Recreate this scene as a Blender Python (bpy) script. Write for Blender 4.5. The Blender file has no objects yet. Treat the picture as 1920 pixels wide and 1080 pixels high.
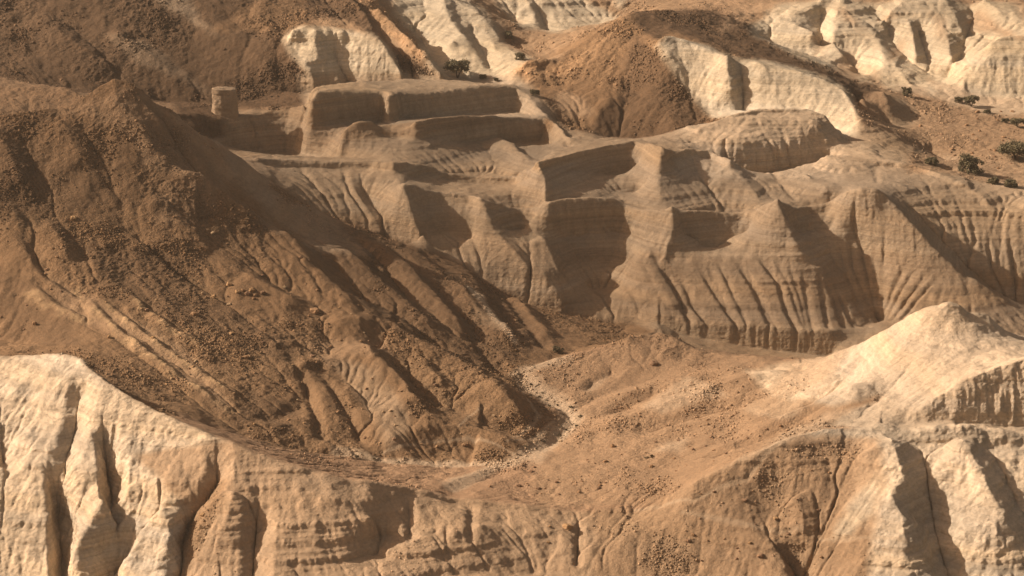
import bpy, math, random
import numpy as np
# ---------------- camera, sky, sun, exposure ----------------
scene=bpy.context.scene
cam_data=bpy.data.cameras.new('camera'); cam=bpy.data.objects.new('camera',cam_data); scene.collection.objects.link(cam)
cam.location=(0,0,0); cam.rotation_euler=(math.radians(90-16.0),0,0)
cam_data.sensor_width=36.0; cam_data.lens=36.0*4800.0/1920.0; cam_data.clip_start=1; cam_data.clip_end=20000
scene.camera=cam
SUN_AZ=math.radians(7.0); SUN_EL=math.radians(31.0)     # from the left, a touch behind
world=bpy.data.worlds.new("World"); scene.world=world; world.use_nodes=True
wn=world.node_tree.nodes; bg=wn['Background']; sky=wn.new('ShaderNodeTexSky'); sky.sky_type='NISHITA'; sky.sun_disc=False
sky.sun_elevation=SUN_EL; sky.sun_rotation=-(math.pi/2-SUN_AZ); sky.dust_density=4.0; sky.air_density=1.0
tint=wn.new('ShaderNodeVectorMath'); tint.operation='MULTIPLY'; tint.inputs[1].default_value=(1.42,.99,.66)  # dust in the air warms the skylight
world.node_tree.links.new(sky.outputs[0],tint.inputs[0]); world.node_tree.links.new(tint.outputs[0],bg.inputs[0]); bg.inputs[1].default_value=0.055
sun_data=bpy.data.lights.new('sun','SUN'); sun_data.energy=4.5; sun_data.angle=math.radians(0.6); sun_data.color=(1.0,0.855,0.695)
sun=bpy.data.objects.new('sun',sun_data); scene.collection.objects.link(sun)
sdir=(-math.cos(SUN_AZ)*math.cos(SUN_EL),math.sin(SUN_AZ)*math.cos(SUN_EL),math.sin(SUN_EL))
from mathutils import Vector
sun.rotation_euler=Vector(sdir).to_track_quat('Z','Y').to_euler(); sun.location=(-200,500,100)
scene.view_settings.view_transform='Standard'; scene.view_settings.look='None'; scene.view_settings.gamma=1
scene.view_settings.exposure=0.66
scene.render.engine='CYCLES'; scene.cycles.max_bounces=5; scene.cycles.diffuse_bounces=4

def build_haze():
    import bmesh
    me=bpy.data.meshes.new('haze'); bm=bmesh.new(); bmesh.ops.create_cube(bm,size=1.0); bm.to_mesh(me); bm.free()
    o=bpy.data.objects.new('haze',me); scene.collection.objects.link(o); z0=float(Z.min())-1.0; z1=float(max(Z.max(),0))+3.0; o.scale=(26000,26000,z1-z0); o.location=(0,1000,(z0+z1)/2)
    m=bpy.data.materials.new('haze'); m.use_nodes=True; n=m.node_tree.nodes; n.remove(n['Principled BSDF']); v=n.new('ShaderNodeVolumePrincipled')
    v.inputs['Color'].default_value=(.95,.84,.70,1); v.inputs['Density'].default_value=.00008; v.inputs['Anisotropy'].default_value=.3
    m.node_tree.links.new(v.outputs[0],n['Material Output'].inputs['Volume']); me.materials.append(m)
    o['kind']='stuff'; o['label']='thin warm desert haze filling the air over the canyon'; o['category']='haze'

def build_shade_cloud():      # unseen cloudlike volume, added high left to shade the upper left slope and mesas
    import bmesh
    me=bpy.data.meshes.new('shade_cloud'); bm=bmesh.new(); bmesh.ops.create_icosphere(bm,subdivisions=4,radius=1.0)
    P=np.array([list(v.co) for v in bm.verts]); r=1+.35*fbm(P[:,0]*1.6,P[:,1]*1.6,P[:,2]*1.6+9,4,505); P=P*r[:,None]*np.array([150,95,24.])
    for v,p in zip(bm.verts,P): v.co=p
    bm.to_mesh(me); bm.free(); o=bpy.data.objects.new('shade_cloud',me); scene.collection.objects.link(o)
    c=np.array((-75.,600.,-130.))+np.array(sdir)*900; o.location=c
    m=bpy.data.materials.new('shade_cloud'); m.use_nodes=True; n=m.node_tree.nodes; n.remove(n['Principled BSDF']); v=n.new('ShaderNodeVolumePrincipled')
    v.inputs['Color'].default_value=(1,1,1,1); v.inputs['Density'].default_value=.0055; m.node_tree.links.new(v.outputs[0],n['Material Output'].inputs['Volume']); me.materials.append(m)
    o['kind']='structure'; o['label']='thin cloudlike volume added out of view on the left to shade the upper slopes'
#@TERRAIN
import numpy as np, math
PITCH=math.radians(16.0); FPX=4800.0
cP,sP=math.cos(PITCH),math.sin(PITCH)
CELL=0.00056; A0,A1=-0.31,0.27; L0,L1=math.log(340.0),math.log(900.0)
NC=int((A1-A0)/CELL)+1; NR=int((L1-L0)/CELL)+1
def zat(py,Y):
    return -Y*math.tan(PITCH+math.atan((py-540)/FPX))
def aat(px,Y,z):
    return (px-960)/FPX*(Y*cP-z*sP)/Y
def proj(a,Y,z):                       # world -> photo pixels
    w=Y*cP-z*sP
    return 960+FPX*a*Y/w, 540-FPX*(Y*sP+z*cP)/w
def pt(p):
    Y=p[2]; z=p[3] if len(p)>3 else zat(p[1],Y)
    return aat(p[0],Y,z),math.log(Y),z
N=None
LINES=[
# foreground rim and its cliffs
[(-450,640,480),(-150,660,474),(0,668,468),(60,666,466),(100,662,464),(150,666,460),(170,690,455),(200,712,451),(260,748,446),(330,790,440),(400,815,436),(470,845,433),(560,877,431),(640,897,430),(700,905,432),(760,915,434),(850,930,436),(950,945,436),(1040,955,436),(1120,957,436),(1190,957,436),(1240,945,435),(1300,905,434),(1360,878,435),(1430,848,437),(1500,815,440),(1560,800,443),(1640,805,443)],
[(-450,1080,420),(0,1080,420),(100,1080,419),(200,1080,418),(300,1080,415),(500,1080,411),(700,1080,412.5),(1000,1080,421),(1300,1080,420),(1500,1080,415),(1700,1080,412),(1900,1080,415),(2250,1080,415)],
[(-450,N,345,-190),(500,N,345,-195),(1000,N,345,-200),(1700,N,345,-200),(2250,N,345,-200)],
[(722,1000,424.6),(780,1010,422.3),(850,1005,423.5),(900,985,427.5),(950,975,432)],
[(600,1050,415),(640,1055,415.5),(704,1045,419.5),(713,1005,424.4)],
[(440,950,424),(500,985,420.5),(540,988,419.5),(590,985,420),(640,985,421),(701,972,423.6)],
[(600,935,425),(640,935,425.5),(702,938,428)],
[(1640,805,443),(1700,815,441.5),(1760,805,441.5),(1840,800,441.5),(1920,812,441),(2250,815,440)],
[(1670,838,440),(1700,840,439.8),(1780,835,439.5),(1920,840,438.5),(2250,840,438)],
# floor
[(845,915,442),(870,900,447),(920,880,455),(960,868,461),(1000,850,467),(1040,825,475),(1075,790,485),(1060,770,490),(1030,750,494),(1000,730,498),(975,705,503),(985,690,507)],
[(985,N,508,-162.8),(1100,N,530,-165),(1230,N,545,-170),(1400,N,550,-174),(1540,N,545,-175.5),(1700,N,540,-175),(1900,N,545,-174),(2250,N,560,-172)],
[(700,900,444),(850,922,441),(1000,938,442),(1120,943,441)],
[(300,762,453),(330,772,454),(430,808,457),(520,838,458),(640,855,459),(740,866,459),(850,873,460),(960,866,462)],
[(-450,N,488,-148),(0,N,480,-150),(150,N,472,-150.5),(300,N,448,-154.5)],
[(-450,610,496),(0,640,492),(150,652,481)],
[(1120,930,443),(1200,900,447),(1300,850,456),(1400,800,464),(1500,765,468),(1600,730,468)],
[(1100,760,492),(1200,722,500),(1300,690,503),(1400,700,497),(1500,700,492)],
# right hill
[(985,686,509),(1050,668,512),(1130,650,515),(1200,632,518),(1235,624,520),(1270,640,517),(1330,655,512),(1400,666,507),(1450,675,503),(1500,680,499),(1540,670,496),(1600,645,491),(1690,600,483),(1740,575,479),(1780,561,477),(1800,575,477),(1815,588,478),(1835,587,478),(1850,592,479),(1875,612,478),(1920,640,476),(2250,700,470)],
[(1700,780,448),(1740,752,449),(1800,718,450),(1860,690,451),(1920,668,452),(2250,650,455)],
[(1690,795,446.5),(1780,797,446.5),(1920,800,446.5),(2250,800,446.5)],
# canyon wall
[(1180,606,565),(1235,618,563),(1300,632,560),(1400,650,558),(1500,664,556.5),(1560,668,556)],
[(1235,600,564),(1300,604,561),(1400,610,559.2),(1470,614,558.2),(1560,618,557.5),(1600,615,562),(1650,607,568)],
[(1215,485,577),(1300,485,576),(1400,488,575),(1480,490,574),(1540,500,574)],
[(1275,440,581.5),(1330,452,586),(1400,440,588)],
[(755,340,586.0),(790,352,589.3),(830,361,590.6),(880,364,589.3),(900,368,585.4),(912,372,585.4),(940,382,588.0),(975,390,590.6),(1000,390,589.3),(1018,384,587.4),(1030,378,587.4),(1060,370,590.0),(1110,367,591.9),(1150,370,593.2),(1172,380,593.2),(1185,387,591.2),(1210,390,588.0),(1250,392,584.1),(1262,383,583.5),(1272,396,586.7),(1330,396,590.6),(1390,399,591.9),(1415,392,589.3),(1440,380,585.4),(1458,370,583.5),(1475,380,586.0),(1490,388,589.3),(1520,387,593.2),(1555,380,593.9),(1580,362,591.2),(1610,350,588.6),(1640,350,588.0),(1655,358,588.0)],
[(755,340,586),(775,400,580),(800,450,575.5),(812,468,574.5)],[(905,372,585.4),(925,430,580),(975,480,573.5),(1020,520,569.5),(1055,555,567)],[(1262,383,583.5),(1262,430,580),(1245,478,576)],[(1458,370,583.5),(1480,430,579),(1500,470,575)],
[(790,395,586),(840,400,587),(880,395,586)],[(835,440,583.5),(880,455,582.5)],[(1085,490,585),(1130,500,585),(1170,500,584)],[(1110,540,578.5),(1160,550,577)],[(1290,462,584.5),(1340,470,584)],[(1050,345,599),(1120,352,604),(1195,365,605)],[(940,430,584),(980,435,587)],[(1490,440,584),(1530,440,588),(1560,430,589)],
[(1030,440,584),(1060,445,588),(1110,445,591),(1150,440,592),(1185,440,589)],
[(680,425,583),(760,458,579),(830,480,576),(900,525,572),(1000,575,568),(1100,597,566),(1235,620,563)],
[(480,291,600),(520,297,602),(560,300,603),(640,304,604),(690,303,604),(738,304,600),(760,304,603),(790,305,607),(815,315,608),(840,325,609),(890,332,609),(960,332,607),(990,322,602),(1010,299,600),(1018,297,602),(1060,290,609),(1100,278,615),(1150,267,621),(1190,262,624),(1205,264,620),(1235,270,611),(1246,278,609),(1258,282,613),(1290,278,619),(1330,283,621),(1345,288,618),(1370,300,612)],
[(1240,274,610),(1235,330,602),(1240,380,594)],[(1008,299,600),(1022,335,595),(1020,375,591)],[(1262,320,608),(1300,325,612),(1340,330,612)],[(765,330,601),(800,340,604),(860,350,603)],
[(1032,318,600.5),(1055,320,604.5),(1100,322,611),(1150,328,616),(1188,335,618)],[(700,320,599.5)],
[(640,240,626),(668,226,627),(700,226,628),(715,238,628),(745,250,627),(780,226,627),(815,219,631),(880,215,637),(960,218,644),(1020,218,649),(1035,226,646),(1055,240,640),(1068,262,633)],
[(790,258,625),(880,268,634.7),(960,268,641.7),(1015,266,646),(1035,275,640)],[(790,275,622),(880,300,622),(980,300,624)],
[(583,171,640),(640,170,645),(700,171,651),(718,172,652.5),(725,175,648.3),(744,175,649.3),(756,172,657),(800,171,661),(860,166,667),(900,162,671),(965,163,677),(985,178,674),(1005,200,667),(1028,215,660)],
[(583,165,648),(600,158,660),(680,150,672),(780,148,682),(860,150,687),(920,157,686),(965,160,681)],
[(582,228,637.5),(640,232,642.7),(700,235,648.5),(716,233,650),(726,231,645.5),(742,231,646.5),(753,234,653),(764,232,655.3),(800,222,658.7),(900,214,668.7),(962,212,674),(1000,218,662)],
[(576,222,639),(575,208,646),(574,198,652),(578,180,664)],
[(300,N,685,-145),(600,N,688,-143),(780,N,690,-141.5),(950,N,690,-141)],
[(330,211,634),(395,218,638),(440,219,642),(490,215,647),(505,205,649),(515,195,651),(545,200,650),(575,196,646)],
[(400,262,635),(450,283,640),(540,290,643),(640,296,625),(700,300,615)],
# left ridge
[(-450,150,560),(-150,200,556),(0,222,554),(80,205,557),(110,210,557),(165,195,560),(200,183,561),(240,168,562),(270,182,562),(330,220,562),(380,252,567),(440,288,577),(490,325,583),(540,360,583),(600,400,583),(640,415,583),(680,425,583)],
[(-450,60,640),(-100,120,630),(0,143,622),(60,157,616),(120,163,612),(150,180,606),(175,192,602)],
[(-450,N,582,-124),(-200,N,582,-126),(0,N,582,-129),(150,N,588,-131),(300,N,612,-140),(420,N,625,-146)],
[(-450,N,680,-133),(0,N,680,-137),(250,N,685,-141)],
[(-450,0,715),(0,0,717),(300,0,718),(500,0,722),(560,0,725)],
[(-450,-200,757),(0,-200,757),(560,-200,762)],
[(-450,N,899,-60),(0,N,899,-62),(560,N,899,-80),(900,N,899,-110),(1500,N,899,-118),(2250,N,899,-112)],
[(700,-150,830),(1000,-150,860),(1500,-150,860),(2250,-150,860)],
# pale outcrops behind the mesa
[(545,62,700),(575,52,703),(620,57,703),(680,65,702),(715,80,699),(735,110,694),(760,145,688)],
[(536,75,703),(556,110,697),(590,148,688)],
[(640,N,684,-141),(720,N,684,-141)],
[(560,10,722),(620,35,715),(700,62,712),(760,118,700),(800,140,694)],
[(650,-20,740),(700,25,725),(740,65,712),(780,105,700),(830,143,690)],
[(735,-10,760),(800,-15,758),(860,0,752),(900,25,742),(930,55,732),(950,85,722),(985,115,708)],
[(745,30,738),(790,80,722),(830,140,700)],
[(830,142,700),(900,150,698),(950,155,695)],
[(850,70,716)],
[(950,88,735),(1000,95,728),(1050,110,715),(1000,115,712)],
[(930,-10,776),(1020,-5,775),(1100,15,775),(1150,35,770)],
[(960,45,765),(1040,62,755),(1120,45,765)],
[(965,140,694),(990,112,698),(1020,108,700),(1045,120,700)],
[(955,158,690),(1000,170,686),(1060,160,690)],
# brown pyramid hill
[(1010,130,697),(1060,95,705),(1120,55,713),(1160,30,718),(1180,22,720),(1240,18,735),(1330,20,745),(1370,40,735),(1420,68,722),(1500,100,712),(1560,130,706),(1620,160,702),(1640,168,699)],
[(1180,22,720),(1165,70,706),(1150,110,697),(1175,150,688),(1200,190,678)],
[(1030,190,672),(1060,255,664),(1120,268,662),(1200,262,663),(1290,275,655)],
[(1238,82,690),(1262,68,692),(1300,80,690),(1330,95,686),(1370,113,680),(1425,116,678),(1435,126,676),(1490,130,675),(1550,150,671),(1582,166,668),(1598,195,661),(1606,222,654)],
[(1250,105,686),(1290,160,678),(1335,215,668),(1390,205,668),(1440,200,666),(1500,205,664),(1560,235,655),(1600,268,641)],
[(1350,85,705),(1450,110,695),(1550,140,690),(1620,185,682)],
# stepped mesa
[(1380,212,642),(1430,203,645),(1510,203,645),(1548,214,643)],
[(1400,230,637),(1460,230,638),(1535,226,639)],[(1420,241,635.5),(1460,240,636.5),(1533,238,637)],
[(1295,275,632),(1310,248,636),(1345,226,640),(1380,212,642)],
[(1350,262,629),(1390,262,628),(1430,266,629),(1515,264,634),(1532,256,636)],
[(1360,320,625),(1395,325,625),(1430,328,626),(1500,316,630),(1545,300,633)],
[(1548,287,622),(1600,293,621),(1680,303,620),(1690,305,619),(1720,310,618),(1760,322,612),(1800,340,608),(1840,365,603),(1862,398,598),(1890,400,597),(1920,385,598),(2250,370,598)],
[(1560,345,603),(1640,340,605),(1700,350,603)],
[(1660,365,588),(1700,410,583),(1760,475,577),(1800,515,573),(1830,525,572),(1870,555,570),(1900,580,568),(2000,640,560)],
[(1700,380,598),(1760,440,590),(1850,530,582),(1900,570,580),(2250,600,580)],
[(1650,607,569),(1640,540,576),(1625,480,582),(1600,430,588)],
[(1500,398,590),(1540,450,584),(1580,510,578),(1650,605,569)],
# flats and white badlands
[(1700,178,705),(1800,190,705),(1920,195,705),(2250,200,705)],
[(1740,225,684),(1830,230,684),(1920,235,684)],
[(1760,262,660),(1850,265,660),(1920,270,660),(2250,275,660)],
[(1612,218,651),(1660,238,653),(1700,258,655),(1745,285,657),(1790,312,648)],[(1620,285,628),(1680,299,629),(1740,316,628),(1780,322,632)],
[(1830,318,632),(1920,340,625),(2250,350,625)],
[(1655,168,690),(1668,200,683),(1665,235,678)],
[(1605,197,686),(1620,228,672),(1665,240,676),(1700,236,678),(1722,217,688),(1690,185,697)],
[(1640,160,715),(1700,165,714),(1760,152,722),(1785,165,715),(1850,178,710),(1920,180,710),(2250,185,710)],
[(1435,45,752),(1490,48,748),(1528,54,742)],[(1440,78,744),(1480,97,738),(1526,112,734)],[(1532,60,752),(1535,100,742)],
[(1545,-6,768.4),(1530,8,763.8),(1500,26,757.9),(1465,36,754.6),(1435,38,753.9)],
[(1578,-8,769.1),(1590,25,758.2),(1612,45,751.6),(1646,62,746.0),(1650,78,740.7),(1657,112,729.5),(1652,135,721.9),(1648,160,713.6)],
[(1657,112,729.5),(1680,128,724.2),(1712,163,712.7)],
[(1575,3,765.5),(1562,45,751.6),(1560,75,741.7),(1578,98,734.1)],
[(1690,-6,768.4),(1715,25,758.2),(1735,33,755.6),(1762,45,751.6),(1778,70,743.4),(1785,100,733.5),(1800,140,720.2),(1808,163,712.7)],
[(1690,5,764.8),(1665,26,757.9),(1655,42,752.6)],
[(1765,-6,768.4),(1790,25,758.2),(1805,55,748.3),(1835,72,742.7),(1852,95,735.1)],
[(1845,-6,768.4),(1870,18,760.5),(1887,40,753.2)],
[(1707,40,753.2),(1712,60,746.6),(1716,98,734.1)],
[(1540,30,764.0),(1538,60,754.1),(1548,90,744.2),(1590,116,735.7),(1622,150,724.5)],
[(1650,-6,775.9),(1636,20,767.4),(1662,56,755.5),(1680,88,744.9),(1712,120,734.4),(1755,150,724.5)],
[(1722,60,754.1),(1733,95,742.6),(1745,125,732.7),(1762,150,724.5)],
[(1812,-4,775.3),(1826,35,762.4),(1815,60,754.1),(1808,90,744.2),(1790,125,732.7),(1774,152,723.8)],
[(1860,75,727),(1885,66,728),(1920,65,728),(2250,60,728)],
[(1800,125,721),(1850,110,720),(1920,108,721),(2250,108,721)],
[(1440,-20,800),(1600,-20,800),(1800,-20,800),(2250,-20,800)],
]
def lip(L,d,dy): return [(p[0],p[1]+d,p[2]-dy) for p in L]      # short vertical drop right under a crest
def trough(L,dy,dz):                   # lower ground just behind a crest, so that the crest stands out as an edge
    out=[]
    for p in L:
        a,l,z=pt(p); Y2=p[2]+dy; out.append((960+a*FPX*Y2/(Y2*cP-(z-dz)*sP),N,Y2,z-dz))
    return out
for L in [l for l in LINES if len(l)>5 and l[0] in ((755,340,586.0),(480,291,600),(640,240,626))]: LINES.append(trough(L,4.2,1.5)); LINES.append(lip(L,15,.95))
for L in [l for l in LINES if l[0]==(583,171,640)]: LINES.append(trough(L[:-3],2.5,.05)); LINES.append(lip(L[:-2],22,.95))
for L in [l for l in LINES if l[0] in ((1238,82,690),(1548,287,622),(1350,262,629),(1380,212,642),(330,211,634))]: LINES.append(lip(L,10,1.0))
LINES.append(lip([p for p in LINES[0] if 640<=p[0]<=1240],9,.8)); LINES.append(lip([(1640,805,443),(1700,815,441.5),(1760,805,441.5),(1840,800,441.5),(1920,812,441),(2250,815,440)],12,.8))
def raster(line,wz,ww,pts=None):
    P=[pt(p) for p in line]
    if len(P)==1: P=P*2
    for (a,l,z),(b,m,y) in zip(P[:-1],P[1:]):
        n=int(max(abs(b-a),abs(m-l))/CELL*1.5)+2
        t=np.linspace(0,1,n)
        ja=((a+(b-a)*t-A0)/CELL).round().astype(int); il=((l+(m-l)*t-L0)/CELL).round().astype(int)
        ok=(ja>=0)&(ja<NC)&(il>=0)&(il<NR)
        np.add.at(wz,(il[ok],ja[ok]),(z+(y-z)*t)[ok]); np.add.at(ww,(il[ok],ja[ok]),1.0)
def solve(lines):
    wz=np.zeros((NR,NC)); ww=np.zeros((NR,NC))
    for L in lines: raster(L,wz,ww)
    lv=[(wz,ww)]
    while min(lv[-1][0].shape)>12:
        z,w=lv[-1]; r,c=z.shape; r2,c2=(r+1)//2,(c+1)//2
        zp=np.zeros((r2*2,c2*2)); wp=np.zeros((r2*2,c2*2)); zp[:r,:c]=z; wp[:r,:c]=w
        lv.append((zp.reshape(r2,2,c2,2).sum((1,3)),wp.reshape(r2,2,c2,2).sum((1,3))))
    H=None
    for k,(z,w) in enumerate(reversed(lv)):
        m=w>0; v=np.where(m,z/np.maximum(w,1e-9),0)
        if H is None: H=np.full(z.shape,v[m].mean() if m.any() else -150.)
        else:
            H=np.repeat(np.repeat(H,2,0),2,1)[:z.shape[0],:z.shape[1]]
        H[m]=v[m]; H=H.astype(np.float64)
        for it in range(40):
            G=np.pad(H,1,mode='edge')
            av=(G[:-2,1:-1]+G[2:,1:-1]+G[1:-1,:-2]+G[1:-1,2:])*.25
            H=np.where(m,v,H+ (av-H)*(1.0))
    return H.astype(np.float32)
Lg=L0+np.arange(NR)*CELL; Yg=np.exp(Lg); Ag=A0+np.arange(NC)*CELL
def smooth(H,n):
    for _ in range(n):
        G=np.pad(H,1,mode='edge'); H=(G[:-2,1:-1]+G[2:,1:-1]+G[1:-1,:-2]+G[1:-1,2:]+4*H)/8
    return H
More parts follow.
